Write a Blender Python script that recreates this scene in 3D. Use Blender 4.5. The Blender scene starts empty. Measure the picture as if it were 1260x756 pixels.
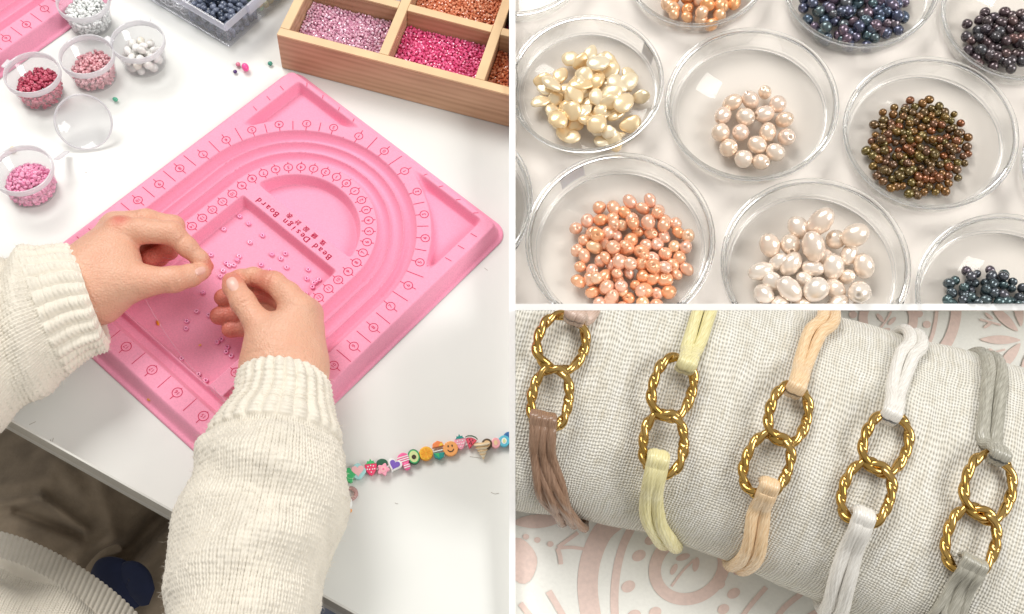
import bpy, bmesh, math, random
import numpy as np
from mathutils import Vector, Matrix
from mathutils.bvhtree import BVHTree

R_ = random.Random(7)
NR = np.random.RandomState(7)
sc = bpy.context.scene
COL = sc.collection
PI = math.pi

# ------------------------------------------------------------------ camera
F = 1200.0                       # focal length in pixels of the 1260 x 756 frame
CAM_H = 0.705                    # camera height over the desk
up = Vector((.0975, .467, .8788)).normalized()     # world up seen from the camera
vy = (Vector((0, 1, 0)) - up * up.y).normalized()
vx = vy.cross(up)
RW = Matrix((vx, vy, up))        # camera-local -> world
CAMP = Vector((0, 0, CAM_H))
cam = bpy.data.cameras.new('camera')
cam.sensor_fit = 'HORIZONTAL'; cam.sensor_width = 36.0; cam.lens = 36.0 * F / 1260.0
cam.clip_start = 0.02; cam.clip_end = 60
camo = bpy.data.objects.new('camera', cam); COL.objects.link(camo)
camo.matrix_world = Matrix.Translation(CAMP) @ RW.to_4x4()
sc.camera = camo

# ------------------------------------------------------------------ light
w = bpy.data.worlds.new('World'); sc.world = w; w.use_nodes = True
bg = w.node_tree.nodes['Background']
_t = w.node_tree; _g = _t.nodes.new('ShaderNodeTexCoord'); _sp = _t.nodes.new('ShaderNodeSeparateXYZ'); _r = _t.nodes.new('ShaderNodeValToRGB')
_t.links.new(_g.outputs['Generated'], _sp.inputs[0]); _m = _t.nodes.new('ShaderNodeMath'); _m.operation = 'MULTIPLY_ADD'; _m.inputs[1].default_value = .5; _m.inputs[2].default_value = .5
_t.links.new(_sp.outputs[2], _m.inputs[0]); _t.links.new(_m.outputs[0], _r.inputs[0])
_e = _r.color_ramp.elements; _e[0].position = .40; _e[0].color = (.20, .17, .145, 1); _e[1].position = .78; _e[1].color = (1.0, .985, .96, 1)    # darker floor and walls, pale ceiling
_t.links.new(_r.outputs[0], bg.inputs[0]); bg.inputs[1].default_value = 0.53

def ray(px, py):
    return RW @ Vector(((px - 630) / F, -(py - 378) / F, -1.0))
def area(name, loc, target, sx, sy, power, col):
    l = bpy.data.lights.new(name, 'AREA'); l.shape = 'RECTANGLE'; l.size = sx; l.size_y = sy
    l.energy = power; l.color = col
    o = bpy.data.objects.new(name, l); COL.objects.link(o)
    o.location = loc
    o.rotation_euler = (Vector(target) - Vector(loc)).to_track_quat('-Z', 'Y').to_euler()
    return o
AIM = CAMP + ray(630, 378) * .8
area('window_light', AIM + Vector((-1.2, 1.65, 2.7)), AIM, 1.6, 1.3, 74, (1.0, .975, .935))
area('side_window_light', AIM + Vector((1.9, -.75, 2.1)), AIM, 1.2, 1.2, 44, (1.0, .985, .96))

vs = sc.view_settings
vs.view_transform = 'Standard'; vs.look = 'None'; vs.gamma = 1; vs.exposure = 0.0
sc.render.engine = 'CYCLES'
cy = sc.cycles
cy.use_denoising = True
try: cy.denoiser = 'OPENIMAGEDENOISE'
except Exception: pass
cy.max_bounces = 10; cy.transmission_bounces = 10; cy.glossy_bounces = 5; cy.diffuse_bounces = 4
cy.transparent_max_bounces = 12; cy.sample_clamp_indirect = 6.0; cy.blur_glossy = 0.5

# ------------------------------------------------------------------ frames: pixel -> place
def PX(px, py, z=0.0):
    d = ray(px, py); t = (z - CAM_H) / d.z
    return CAMP + d * t
def PROJ(p):
    q = RW.transposed() @ (Vector(p) - CAMP)
    return (630 + F * q.x / -q.z, 378 - F * q.y / -q.z)
# the sloping display table with the pearl dishes
nT = (RW @ Vector((-.11, .29, .95))).normalized()
oT = CAMP + ray(630, 378) * .82
eyT = RW @ Vector((0, 1, 0)); eyT = (eyT - nT * eyT.dot(nT)).normalized(); exT = eyT.cross(nT)
MT = Matrix.Translation(oT) @ Matrix((exT, eyT, nT)).transposed().to_4x4()
MTI = MT.inverted()
def PT(px, py, h=0.0):
    o = MTI @ CAMP; d = MTI.to_3x3() @ ray(px, py)
    return o + d * ((h - o.z) / d.z)
def CUTX(px, keep_right=True):      # planes through the lens where the divider boards stand
    n = (RW @ Vector((1, 0, (px - 630) / F))).normalized(); return n if keep_right else -n
def CUTY(py, keep_up=True):
    n = (RW @ Vector((0, 1, -(py - 378) / F))).normalized(); return n if keep_up else -n

# ------------------------------------------------------------------ helpers
def tag(o, label=None, cat=None, group=None, kind=None):
    if label: o['label'] = label
    if cat: o['category'] = cat
    if group: o['group'] = group
    if kind: o['kind'] = kind
    return o
def link(name, me, m=None, parent=None, mw=None, loc=None):
    o = bpy.data.objects.new(name, me); COL.objects.link(o)
    if m is not None and me is not None and len(me.materials) == 0: me.materials.append(m)
    if parent is not None: o.parent = parent
    if mw is not None: o.matrix_basis = mw
    if loc is not None: o.location = loc
    return o
def empty(name, label, cat, loc=(0, 0, 0), group=None, mw=None):
    o = bpy.data.objects.new(name, None); COL.objects.link(o)
    if mw is not None: o.matrix_basis = mw
    else: o.location = loc
    o.empty_display_size = .01
    return tag(o, label, cat, group)
def pyd(name, v, f, smooth=True, uv=None):
    me = bpy.data.meshes.new(name)
    me.from_pydata([tuple(map(float, p)) for p in v], [], f)
    if smooth: me.polygons.foreach_set('use_smooth', [True] * len(me.polygons))
    if uv is not None:
        ul = me.uv_layers.new(name='UVMap')
        li = np.empty(len(me.loops), dtype=np.int32); me.loops.foreach_get('vertex_index', li)
        ul.data.foreach_set('uv', np.asarray(uv, dtype=np.float32)[li].ravel())
    me.update()
    return me
def grid_mesh(name, P, close_u=False, uv=None, smooth=True):
    """P: array (n, m, 3); faces between rows and columns; close_u wraps the m axis"""
    n, m = P.shape[:2]
    i, j = np.meshgrid(np.arange(n - 1), np.arange(m if close_u else m - 1), indexing='ij')
    j2 = (j + 1) % m
    q = np.stack([i * m + j, i * m + j2, (i + 1) * m + j2, (i + 1) * m + j], -1).reshape(-1, 4)
    me = bpy.data.meshes.new(name)
    V = P.reshape(-1, 3).astype(np.float32)
    me.vertices.add(len(V)); me.vertices.foreach_set('co', V.ravel())
    me.loops.add(q.size); me.loops.foreach_set('vertex_index', q.ravel().astype(np.int32))
    me.polygons.add(len(q)); me.polygons.foreach_set('loop_start', np.arange(0, q.size, 4, dtype=np.int32))
    me.polygons.foreach_set('loop_total', np.full(len(q), 4, dtype=np.int32))
    me.update(calc_edges=True)
    if smooth: me.polygons.foreach_set('use_smooth', np.ones(len(q), dtype=bool))
    if uv is not None:
        ul = me.uv_layers.new(name='UVMap')
        UV = uv.reshape(-1, 2)
        if close_u:                      # loop-wise so that the seam keeps its own value
            per = uv[:, 1, 0] - uv[:, 0, 0]
            L = np.stack([UV[q[:, 0]], UV[q[:, 1]], UV[q[:, 2]], UV[q[:, 3]]], 1)
            jj = j.ravel() == m - 1
            L[jj, 1, 0] = L[jj, 0, 0] + per[0]; L[jj, 2, 0] = L[jj, 3, 0] + per[0]
            ul.data.foreach_set('uv', L.astype(np.float32).ravel())
        else:
            ul.data.foreach_set('uv', UV[q.ravel()].astype(np.float32).ravel())
    me.validate()
    return me
def bm_mesh(name, bm, smooth=False):
    me = bpy.data.meshes.new(name); bm.normal_update(); bm.to_mesh(me); bm.free()
    if smooth: me.polygons.foreach_set('use_smooth', [True] * len(me.polygons))
    return me
def box_bm(bm, x0, x1, y0, y1, z0, z1, bevel=0.0):
    r = bmesh.ops.create_cube(bm, size=1.0)
    vs_ = r['verts']
    for v in vs_:
        v.co = Vector(((x0 + x1) / 2 + v.co.x * (x1 - x0), (y0 + y1) / 2 + v.co.y * (y1 - y0), (z0 + z1) / 2 + v.co.z * (z1 - z0)))
    if bevel:
        es = list({e for v in vs_ for e in v.link_edges})
        bmesh.ops.bevel(bm, geom=es, offset=bevel, segments=2, profile=.6, affect='EDGES')
def box_mesh(name, *a, bevel=0.0):
    bm = bmesh.new(); box_bm(bm, *a, bevel=bevel); return bm_mesh(name, bm)
def lathe(name, prof, n=64, closed=False, smooth=True):
    """prof: list of (r, z); closed joins the last point to the first"""
    prof = np.array(prof, float)
    if closed: prof = np.vstack([prof, prof[:1]])
    a = np.linspace(0, 2 * PI, n, endpoint=False)
    P = np.zeros((len(prof), n, 3))
    P[:, :, 0] = prof[:, :1] * np.cos(a); P[:, :, 1] = prof[:, :1] * np.sin(a); P[:, :, 2] = prof[:, 1:2]
    me = grid_mesh(name, P, close_u=True, smooth=smooth)
    bm = bmesh.new(); bm.from_mesh(me)
    bmesh.ops.remove_doubles(bm, verts=bm.verts, dist=1e-6)
    bmesh.ops.recalc_face_normals(bm, faces=bm.faces)
    bm.to_mesh(me); bm.free()
    if smooth: me.polygons.foreach_set('use_smooth', [True] * len(me.polygons))
    return me
def clip(o, normal, keep_margin=0.0):
    """cut an object flush with a divider plane through the lens; keeps the side the normal points to"""
    bpy.context.view_layer.update()
    me = o.data; mi = o.matrix_world.inverted()
    co = mi @ (CAMP + normal * keep_margin); no = (o.matrix_world.to_3x3().transposed() @ normal).normalized()
    d = [(v.co - co).dot(no) for v in me.vertices]
    if not d or min(d) >= 0: return True
    if max(d) <= 0: return False
    me = me.copy(); o.data = me
    bm = bmesh.new(); bm.from_mesh(me)
    r = bmesh.ops.bisect_plane(bm, geom=bm.verts[:] + bm.edges[:] + bm.faces[:], plane_co=co, plane_no=no, clear_inner=True, dist=1e-7)
    ed = [e for e in r['geom_cut'] if isinstance(e, bmesh.types.BMEdge)]
    try: bmesh.ops.holes_fill(bm, edges=ed, sides=0)
    except Exception: pass
    bm.to_mesh(me); bm.free(); me.update()
    return True
def resample(pts, n):
    pts = np.asarray(pts, float)
    d = np.r_[0, np.cumsum(np.linalg.norm(np.diff(pts, axis=0), axis=1))]
    t = np.linspace(0, d[-1], n)
    return np.stack([np.interp(t, d, pts[:, k]) for k in range(pts.shape[1])], 1)
def spline(pts, n):
    """Catmull-Rom through the points, n samples evenly spaced"""
    p = np.asarray(pts, float)
    if len(p) == 2: return resample(p, n)
    q = np.vstack([2 * p[0] - p[1], p, 2 * p[-1] - p[-2]]); out = []
    for i in range(1, len(q) - 2):
        a, b, c, d = q[i - 1], q[i], q[i + 1], q[i + 2]
        for t in np.linspace(0, 1, 24, endpoint=False):
            out.append(.5 * ((2 * b) + (c - a) * t + (2 * a - 5 * b + 4 * c - d) * t * t + (3 * b - a - 3 * c + d) * t ** 3))
    out.append(q[-2])
    return resample(out, n)
def tube(name, pts, rad, sides=8, n=None, flat=1.0, normal=None, caps=True, lobes=0, lobe_amp=0.0, twist=0.0):
    """swept tube; rad number or array; flat squashes it along the given normal"""
    P = np.asarray(pts, float) if n is None else spline(pts, n)
    k = len(P); rad = np.broadcast_to(np.asarray(rad, float), (k,))
    T = np.gradient(P, axis=0); T /= np.linalg.norm(T, axis=1)[:, None] + 1e-12
    if normal is None:
        nn = np.array([0, 0, 1.0]) if abs(T[0][2]) < .9 else np.array([1.0, 0, 0])
        N = np.zeros_like(P); N[0] = nn - T[0] * (nn @ T[0])
        for i in range(1, k): N[i] = N[i - 1] - T[i] * (N[i - 1] @ T[i])
    else:
        N = np.broadcast_to(np.asarray(normal, float), P.shape).copy()
        N -= T * (N * T).sum(1)[:, None]
    N /= np.linalg.norm(N, axis=1)[:, None] + 1e-12
    B = np.cross(T, N)
    fl = np.broadcast_to(np.asarray(flat, float), (k,))
    a = np.linspace(0, 2 * PI, sides, endpoint=False)
    L = np.r_[0, np.cumsum(np.linalg.norm(np.diff(P, axis=0), axis=1))]
    rm_ = rad[:, None] * (1 + (lobe_amp * np.abs(np.sin(.5 * lobes * a[None] + twist * L[:, None])) - lobe_amp * .5 if lobes else 0 * a[None]))
    V = P[:, None] + rm_[..., None] * (np.cos(a)[None, :, None] * B[:, None] + np.sin(a)[None, :, None] * N[:, None] * fl[:, None, None])
    uv = np.zeros((k, sides, 2)); uv[..., 0] = np.arange(sides) / sides; uv[..., 1] = L[:, None]
    me = grid_mesh(name, V, close_u=True, uv=uv)
    if caps:
        bm = bmesh.new(); bm.from_mesh(me); bm.verts.ensure_lookup_table()
        for row, rev in ((0, True), (k - 1, False)):
            f = [bm.verts[row * sides + j] for j in range(sides)]
            try: bm.faces.new(f[::-1] if rev else f)
            except Exception: pass
        bm.to_mesh(me); bm.free()
    return me
def prism(name, outline, h, bevel=0.0, z0=0.0):
    bm = bmesh.new()
    vs_ = [bm.verts.new((x, y, z0)) for x, y in outline]
    f = bm.faces.new(vs_)
    r = bmesh.ops.extrude_face_region(bm, geom=[f])
    for v in r['geom']:
        if isinstance(v, bmesh.types.BMVert): v.co.z += h
    bmesh.ops.recalc_face_normals(bm, faces=bm.faces)
    if bevel:
        es = [e for e in bm.edges if abs(e.verts[0].co.z - e.verts[1].co.z) < 1e-9]
        bmesh.ops.bevel(bm, geom=es, offset=bevel, segments=2, profile=.5, affect='EDGES')
    return bm_mesh(name, bm)
def circle_pts(r, n=24, cx=0, cy=0, ph=0):
    return [(cx + r * math.cos(ph + 2 * PI * i / n), cy + r * math.sin(ph + 2 * PI * i / n)) for i in range(n)]

# ------------------------------------------------------------------ materials
def mat(name, col=(.8, .8, .8), rough=.5, metal=0.0, **k):
    m = bpy.data.materials.new(name); m.use_nodes = True
    b = m.node_tree.nodes['Principled BSDF']
    b.inputs['Base Color'].default_value = (*col, 1); b.inputs['Roughness'].default_value = rough
    b.inputs['Metallic'].default_value = metal
    for key, v in k.items():
        s = b.inputs[{'trans': 'Transmission Weight', 'ior': 'IOR', 'coat': 'Coat Weight', 'sheen': 'Sheen Weight', 'sss': 'Subsurface Weight',
                      'sss_scale': 'Subsurface Scale', 'alpha': 'Alpha', 'spec': 'Specular IOR Level', 'coat_rough': 'Coat Roughness', 'aniso': 'Anisotropic'}[key]]
        s.default_value = v
    return m
class NT:
    def __init__(s, m): s.t = m.node_tree; s.b = s.t.nodes['Principled BSDF']
    def n(s, typ, **k):
        x = s.t.nodes.new(typ)
        for a, v in k.items():
            if a == 'ins':
                for key, val in v.items():
                    if isinstance(val, bpy.types.NodeSocket): s.t.links.new(val, x.inputs[key])
                    else: x.inputs[key].default_value = val
            else: setattr(x, a, v)
        return x
    def l(s, a, b): s.t.links.new(a, b)
    def math(s, op, a, b=0.0):
        x = s.n('ShaderNodeMath', operation=op)
        for i, v in enumerate((a, b)):
            if isinstance(v, (int, float)): x.inputs[i].default_value = v
            else: s.l(v, x.inputs[i])
        return x.outputs[0]
    def ramp(s, fac, stops, interp='LINEAR'):
        r = s.n('ShaderNodeValToRGB'); r.color_ramp.interpolation = interp
        e = r.color_ramp.elements
        while len(e) < len(stops): e.new(.5)
        for k, (p, c) in enumerate(stops): e[k].position = p; e[k].color = (*c, 1)
        s.l(fac, r.inputs[0]); return r.outputs[0]
    def bump(s, h, strength=.3, dist=.001):
        x = s.n('ShaderNodeBump'); x.inputs['Strength'].default_value = strength; x.inputs['Distance'].default_value = dist
        s.l(h, x.inputs['Height']); s.l(x.outputs[0], s.b.inputs['Normal']); return x
    def noise(s, scale, detail=3, vec=None, rough=.5):
        x = s.n('ShaderNodeTexNoise'); x.inputs['Scale'].default_value = scale; x.inputs['Detail'].default_value = detail; x.inputs['Roughness'].default_value = rough
        if vec is not None: s.l(vec, x.inputs['Vector'])
        return x.outputs['Fac']
    def coord(s, which='Object'): return s.n('ShaderNodeTexCoord').outputs[which]

def grain(m, scale, amount, bump=0.0, dist=.0005, detail=4):
    """uneven tone and fine relief on a plain material"""
    t = NT(m); c = Vector(t.b.inputs['Base Color'].default_value[:3]); co = t.coord()
    f = t.noise(scale, detail, co)
    t.l(t.ramp(f, [(.3, c * (1 - amount)), (.7, [min(1, x * (1 + amount)) for x in c])]), t.b.inputs['Base Color'])
    if bump: t.bump(t.noise(scale * 6, 3, co), bump, dist)
    return m

M = {}
M['desk'] = grain(mat('desk_laminate', (.76, .765, .735), .42), 9, .03, .04, .0004)
M['desk_edge'] = grain(mat('desk_edging', (.62, .61, .57), .5), 30, .05)
M['pink'] = grain(mat('flocked_pink_plastic', (.89, .345, .495), .8, sheen=.15), 900, .07, .15, .0003)
M['ink'] = mat('red_ink', (.62, .012, .09), .7)
def thin_plastic(name, tint, milk, rough=.1, refl=.075):
    """thin clear plastic: light passes straight through, a little milky, with a sheen"""
    m = bpy.data.materials.new(name); m.use_nodes = True; t = m.node_tree; t.nodes.remove(t.nodes['Principled BSDF'])
    out = t.nodes['Material Output']
    tr = t.nodes.new('ShaderNodeBsdfTransparent'); tr.inputs[0].default_value = (*tint, 1)
    df = t.nodes.new('ShaderNodeBsdfDiffuse'); df.inputs[0].default_value = (.93, .93, .95, 1)
    tl = t.nodes.new('ShaderNodeBsdfTranslucent'); tl.inputs[0].default_value = (.93, .93, .95, 1)
    gl = t.nodes.new('ShaderNodeBsdfGlossy'); gl.inputs['Roughness'].default_value = rough
    m0 = t.nodes.new('ShaderNodeMixShader'); m0.inputs[0].default_value = .5; t.links.new(df.outputs[0], m0.inputs[1]); t.links.new(tl.outputs[0], m0.inputs[2])
    m1 = t.nodes.new('ShaderNodeMixShader'); m1.inputs[0].default_value = milk
    t.links.new(tr.outputs[0], m1.inputs[1]); t.links.new(m0.outputs[0], m1.inputs[2])
    m2 = t.nodes.new('ShaderNodeMixShader'); m2.inputs[0].default_value = refl; t.links.new(m1.outputs[0], m2.inputs[1]); t.links.new(gl.outputs[0], m2.inputs[2])
    t.links.new(m2.outputs[0], out.inputs['Surface']); return m
def half_glass(name, share):
    m = mat(name, (.985, .992, .99), .012, trans=1.0, ior=1.48); t = m.node_tree; b = t.nodes['Principled BSDF']
    tr = t.nodes.new('ShaderNodeBsdfTransparent'); tr.inputs[0].default_value = (.97, .98, .975, 1)
    mx = t.nodes.new('ShaderNodeMixShader'); mx.inputs[0].default_value = share
    t.links.new(tr.outputs[0], mx.inputs[1]); t.links.new(b.outputs[0], mx.inputs[2]); t.links.new(mx.outputs[0], t.nodes['Material Output'].inputs['Surface']); return m
M['cup'] = thin_plastic('clear_cup_plastic', (.985, .985, .99), .11)
M['cup_rim'] = thin_plastic('frosted_cup_rim', (.97, .97, .98), .62, .2)
M['boxp'] = thin_plastic('clear_box_plastic', (.97, .975, .99), .07)
M['boxrim'] = thin_plastic('frosted_box_rim', (.88, .90, .98), .40, .2)
def wood():
    m = mat('beech_wood', (.6, .35, .17), .5, coat=.15, coat_rough=.3); t = NT(m)
    mp = t.n('ShaderNodeMapping'); t.l(t.coord(), mp.inputs['Vector']); mp.inputs['Scale'].default_value = (6, 55, 55)
    f = t.noise(2.0, 5, mp.outputs[0], .6)
    wv = t.n('ShaderNodeTexWave', wave_type='BANDS', bands_direction='Z'); wv.inputs['Scale'].default_value = .9; wv.inputs['Distortion'].default_value = 6; wv.inputs['Detail'].default_value = 3
    t.l(mp.outputs[0], wv.inputs['Vector'])
    s = t.math('ADD', t.math('MULTIPLY', f, .75), t.math('MULTIPLY', wv.outputs['Fac'], .25))
    t.l(t.ramp(s, [(.25, (.42, .245, .135)), (.5, (.54, .335, .195)), (.78, (.63, .415, .255))]), t.b.inputs['Base Color'])
    t.bump(f, .12, .0006); return m
M['wood'] = wood()
M['wood_edge'] = grain(mat('beech_wood_rim', (.76, .53, .30), .45, coat=.2, coat_rough=.3), 40, .08)
def skin():
    m = mat('skin', (.78, .50, .38), .47, sss=.10, sss_scale=.004); t = NT(m)
    b = t.b; b.inputs['Subsurface Radius'].default_value = (1.0, .35, .2)
    a = t.n('ShaderNodeAttribute', attribute_name='flush')
    co = t.coord()
    n1 = t.noise(70, 4, co); f = t.math('ADD', t.math('MULTIPLY', a.outputs['Fac'], 1.4), t.math('MULTIPLY', t.math('SUBTRACT', n1, .5), .5))
    t.l(t.ramp(f, [(0, (.74, .44, .305)), (.45, (.72, .36, .24)), (1, (.64, .19, .135))]), b.inputs['Base Color'])
    vo = t.n('ShaderNodeTexVoronoi'); vo.inputs['Scale'].default_value = 620; t.l(co, vo.inputs['Vector'])
    h = t.math('ADD', t.math('MULTIPLY', vo.outputs['Distance'], .5), t.noise(150, 4, co))
    t.bump(h, .75, .0010); return m
M['skin'] = skin()
M['nail'] = mat('fingernail', (.78, .47, .39), .26)
M['knit'] = grain(mat('cream_wool', (.79, .735, .635), .95, sheen=.3), 60, .06, .5, .0006)
M['trousers'] = grain(mat('brown_cotton_twill', (.33, .26, .185), .9, sheen=.1), 45, .22, .45, .001)
M['navy'] = grain(mat('navy_cloth', (.010, .018, .06), .8, sheen=.15), 60, .2)
M['floor'] = grain(mat('grey_floor', (.16, .18, .24), .6), 12, .3)
M['thread'] = mat('nylon_thread', (.95, .72, .80), .15, trans=.5)
M['divider'] = mat('white_board', (.93, .93, .93), .6)
b_ = NT(M['divider'])
M['tableT'] = grain(mat('warm_white_table', (.84, .775, .715), .55), 5, .025, .03)
M['glass'] = half_glass('clear_glass', .74); M['glass_rim'] = half_glass('clear_glass_rim', 1.0)
M['glass_base'] = thin_plastic('clear_glass_base', (.985, .985, .98), .02, .05, .035)
M['sticker'] = grain(mat('paper_sticker', (.86, .84, .90), .7), 40, .05)
def beadmat(name, stops, rough=.25, metal=0.0, coat=.4, vary=None, sss=0.0, trans=0.0):
    """each object or grain takes its own tone from the ramp"""
    m = mat(name, stops[0][1], rough, metal, coat=coat, coat_rough=.08)
    t = NT(m)
    if vary == 'attr':
        f = t.n('ShaderNodeAttribute', attribute_name='tone').outputs['Fac']
    else:
        f = t.n('ShaderNodeObjectInfo').outputs['Random']
    t.l(t.ramp(f, stops), t.b.inputs['Base Color'])
    if sss: t.b.inputs['Subsurface Weight'].default_value = sss; t.b.inputs['Subsurface Scale'].default_value = .004
    if trans: t.b.inputs['Transmission Weight'].default_value = trans
    return m
def pearlmat(name, stops, metal=.42, rough=.17, mottle=.25):
    m = mat(name, stops[0][1], rough, metal, coat=1.0, coat_rough=.07)
    t = NT(m); oi = t.n('ShaderNodeObjectInfo'); co = t.coord()
    vec = t.n('ShaderNodeVectorMath', operation='ADD'); t.l(co, vec.inputs[0]); t.l(oi.outputs['Random'], vec.inputs[1])
    nz = t.noise(70, 3, vec.outputs[0])
    f = t.math('ADD', oi.outputs['Random'], t.math('MULTIPLY', t.math('SUBTRACT', nz, .5), mottle * 2))
    base = t.ramp(f, stops)
    t.l(base, t.b.inputs['Base Color'])
    t.bump(t.noise(160, 3, vec.outputs[0]), .12, .0012)
    return m

# ================================================================== SETTING
def flat_poly(name, pts, z1, thick, m, m_side=None):
    """level slab from a polygon of world points, its top at z1"""
    me = prism(name, [(p.x, p.y) for p in pts], thick, bevel=.0012, z0=z1 - thick)
    return link(name, me, m)
# desk: front edge runs along pixels (0,516)-(205,631)
def edge_pt(px): return PX(px, 516 + .561 * px)
desk_pts = [edge_pt(-330), edge_pt(629.6), PX(629.6, -260), PX(-330, -260)]
desk = empty('desk', 'white laminate desk carrying the pink bead board, with a pale cut front edge', 'desk', loc=(PX(300, 300).x, PX(300, 300).y, -.029))
loc = desk.location.copy()
top = link('desk_top', prism('desk_top', [(p.x - loc.x, p.y - loc.y) for p in desk_pts], .028, bevel=.0010, z0=.001), M['desk'], desk)
e0, e1 = edge_pt(-330), edge_pt(629)
dv = (e1 - e0).normalized(); nv = Vector((dv.y, -dv.x, 0))
if (nv.dot(PX(0, 700) - e0)) < 0: nv = -nv
em = box_mesh('edge_band', 0, (e1 - e0).length, 0, .0016, 0, .0265, bevel=.0004)
eb = link('edge_band', em, M['desk_edge'], desk)
eb.matrix_basis = Matrix.Translation(e0 - loc + Vector((0, 0, .0012))) @ Matrix((dv, nv, dv.cross(nv))).transposed().to_4x4()
if dv.cross(nv).z < 0:
    eb.matrix_basis = Matrix.Translation(e0 - loc + Vector((0, 0, .0277))) @ Matrix((dv, nv, dv.cross(nv))).transposed().to_4x4()

M['scuff'] = mat('scuff', (.46, .43, .39), .8)
for pts_s in ([(62, 541), (64, 545), (66, 539)], [(578, 562), (584, 563), (592, 564)], [(604, 606), (609, 608), (614, 607)], [(486, 619), (488, 620), (490, 620)], [(105, 212), (107, 213)], [(36, 523), (44, 519)], [(250, 250)] * 0, [(596, 330), (600, 333)]):
    if len(pts_s) > 1:
        link('scuff_mark', tube('scuff_mark', [np.array(PX(x, y, 0)) - np.array(loc) + np.array([0, 0, .0001]) for x, y in pts_s], .00022, 5, n=8), M['scuff'], desk)
fl = flat_poly('floor', [PX(-700, 300, -.72), PX(629.6, 700, -.72), PX(629.6, 1150, -.72), PX(-700, 1300, -.72)], -.72, .02, M['floor'])
tag(fl, 'dark blue grey floor under the desk', kind='structure')

# pearl display table and bracelet table
tt = prism('display_table', [(p.x, p.y) for p in (PT(630.4, 377.6), PT(1640, 377.6), PT(1640, -330), PT(630.4, -330))], .012, z0=-.012)
tag(link('display_table', tt, M['tableT'], mw=MT), 'warm white table under the glass pearl dishes', kind='structure')
M['tableB'] = grain(mat('printed_cloth_ground', (.89, .885, .83), .75), 400, .03, .15, .0003)
bt = flat_poly('bracelet_table', [PX(630.4, 378.4), PX(1640, 378.4), PX(1640, 1150), PX(630.4, 1150)], 0, .012, M['tableB'])
tag(bt, 'off-white printed table cover with dusty pink medallions', kind='structure')

# white boards that part the three displays: edges turned to the lens
def divider_board(pxq, depths, name, parent, back=1.08):
    """pxq four pixel corners of the front edge, each with its depth; straight walls run back from it"""
    fr = [CAMP + ray(*p) * d for p, d in zip(pxq, depths)]
    fwd = RW @ Vector((0, 0, -1))
    bk = [p + fwd * (back - d) for p, d in zip(fr, depths)]
    v = fr + bk; f = [(0, 1, 2, 3), (4, 7, 6, 5), (0, 4, 5, 1), (1, 5, 6, 2), (2, 6, 7, 3), (3, 7, 4, 0)]
    bm = bmesh.new(); bv = [bm.verts.new(p) for p in v]
    for q in f: bm.faces.new([bv[i] for i in q])
    bmesh.ops.recalc_face_normals(bm, faces=bm.faces)
    return link(name, bm_mesh(name, bm), M['divider'], parent)
dvd = empty('display_divider', 'thin white boards parting the desk, the pearl dishes and the bracelets', 'divider', loc=(0, 0, 0))
divider_board([(626.6, -90), (634.2, -90), (634.2, 378), (626.6, 378)], [.92, .92, .765, .765], 'upright_board', dvd)
divider_board([(626.6, 378), (634.2, 378), (634.2, 850), (626.6, 850)], [.765, .765, .655, .655], 'upright_board', dvd, back=.86)
divider_board([(634.2, 374), (1400, 374), (1400, 382), (634.2, 382)], [.765] * 4, 'level_board', dvd, back=.88)

# ================================================================== BEAD DESIGN BOARD
def sstep(a, b, x):
    t = np.clip((x - a) / (b - a), 0, 1); return t * t * (3 - 2 * t)
def smax(a, b, k):
    h = np.clip(.5 + .5 * (a - b) / k, 0, 1); return b + (a - b) * h + k * h * (1 - h)
BU, BV = 260.0, 307.0
def board_height(u, v):
    """height in mm over the desk, u and v in mm"""
    d = np.minimum.reduce([u, BU - u, v, BV - v])
    cr = 15.0   # rounded corners
    qu = np.maximum(np.abs(u - BU / 2) - BU / 2 + cr, 0); qv = np.maximum(np.abs(v - BV / 2) - BV / 2 + cr, 0)
    d = np.minimum(d, cr - np.hypot(qu, qv))
    board_height.d = d
    side = np.where(u > BU - 25, 10.5, np.where(v > BV - 25, 11.5, 11.0))
    z = 1.6 + 12.4 * sstep(3.5, side, d)
    z = np.where(d < 1.0, 1.6 * np.clip(d, 0, 1), z)
    r = np.where(v < 126, np.hypot(u - 131, v - 126), np.abs(u - 131))
    # three grooves, two rounded rails
    x = (r - 67.5) / (100 - 67.5) * 3
    fr = x - np.floor(x)
    g = 6.8 * np.clip(np.sin(PI * fr), 0, 1) ** .6
    g = g + 1.0 * sstep(.15, .5, x) * (1 - sstep(2.5, 2.85, x))
    inside = (x > 0) & (x < 3)
    gv = 1 - sstep(262, 268, v)
    z = z - np.where(inside, g, 0) * gv
    # cross channel at the near end
    ch = sstep(266, 270, v) * (1 - sstep(275, 280, v)) * (1 - sstep(97, 100, np.abs(u - 131)))
    z = np.where(ch > 0, np.minimum(z, 14 - 8.0 * ch), z)
    rec = np.full_like(u, 1e3)
    corner = smax(112 - r, smax(smax(23 - u, 14 - v, 4), u - 239, 4), 9)
    corner = np.where(v > 100, 1e3, corner)
    rec = np.minimum(rec, corner)
    moon = smax(np.hypot(u - 131, v - 127) - 54.5, v - 116, 4); rec = np.minimum(rec, moon)
    rect = smax(np.abs(u - 131) - 54, np.abs(v - 199.5) - 68, 3); rec = np.minimum(rec, rect)
    z = z - 11.4 * sstep(.2, -3.8, rec)
    return z
us = np.linspace(0, BU, 500); vs2 = np.linspace(0, BV, 590)
Vg, Ug = np.meshgrid(vs2, us, indexing='xy')
Zg = board_height(Ug, Vg)
P = np.stack([Ug, Vg, Zg], -1) / 1000.0
out_ = board_height.d < -.3
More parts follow.
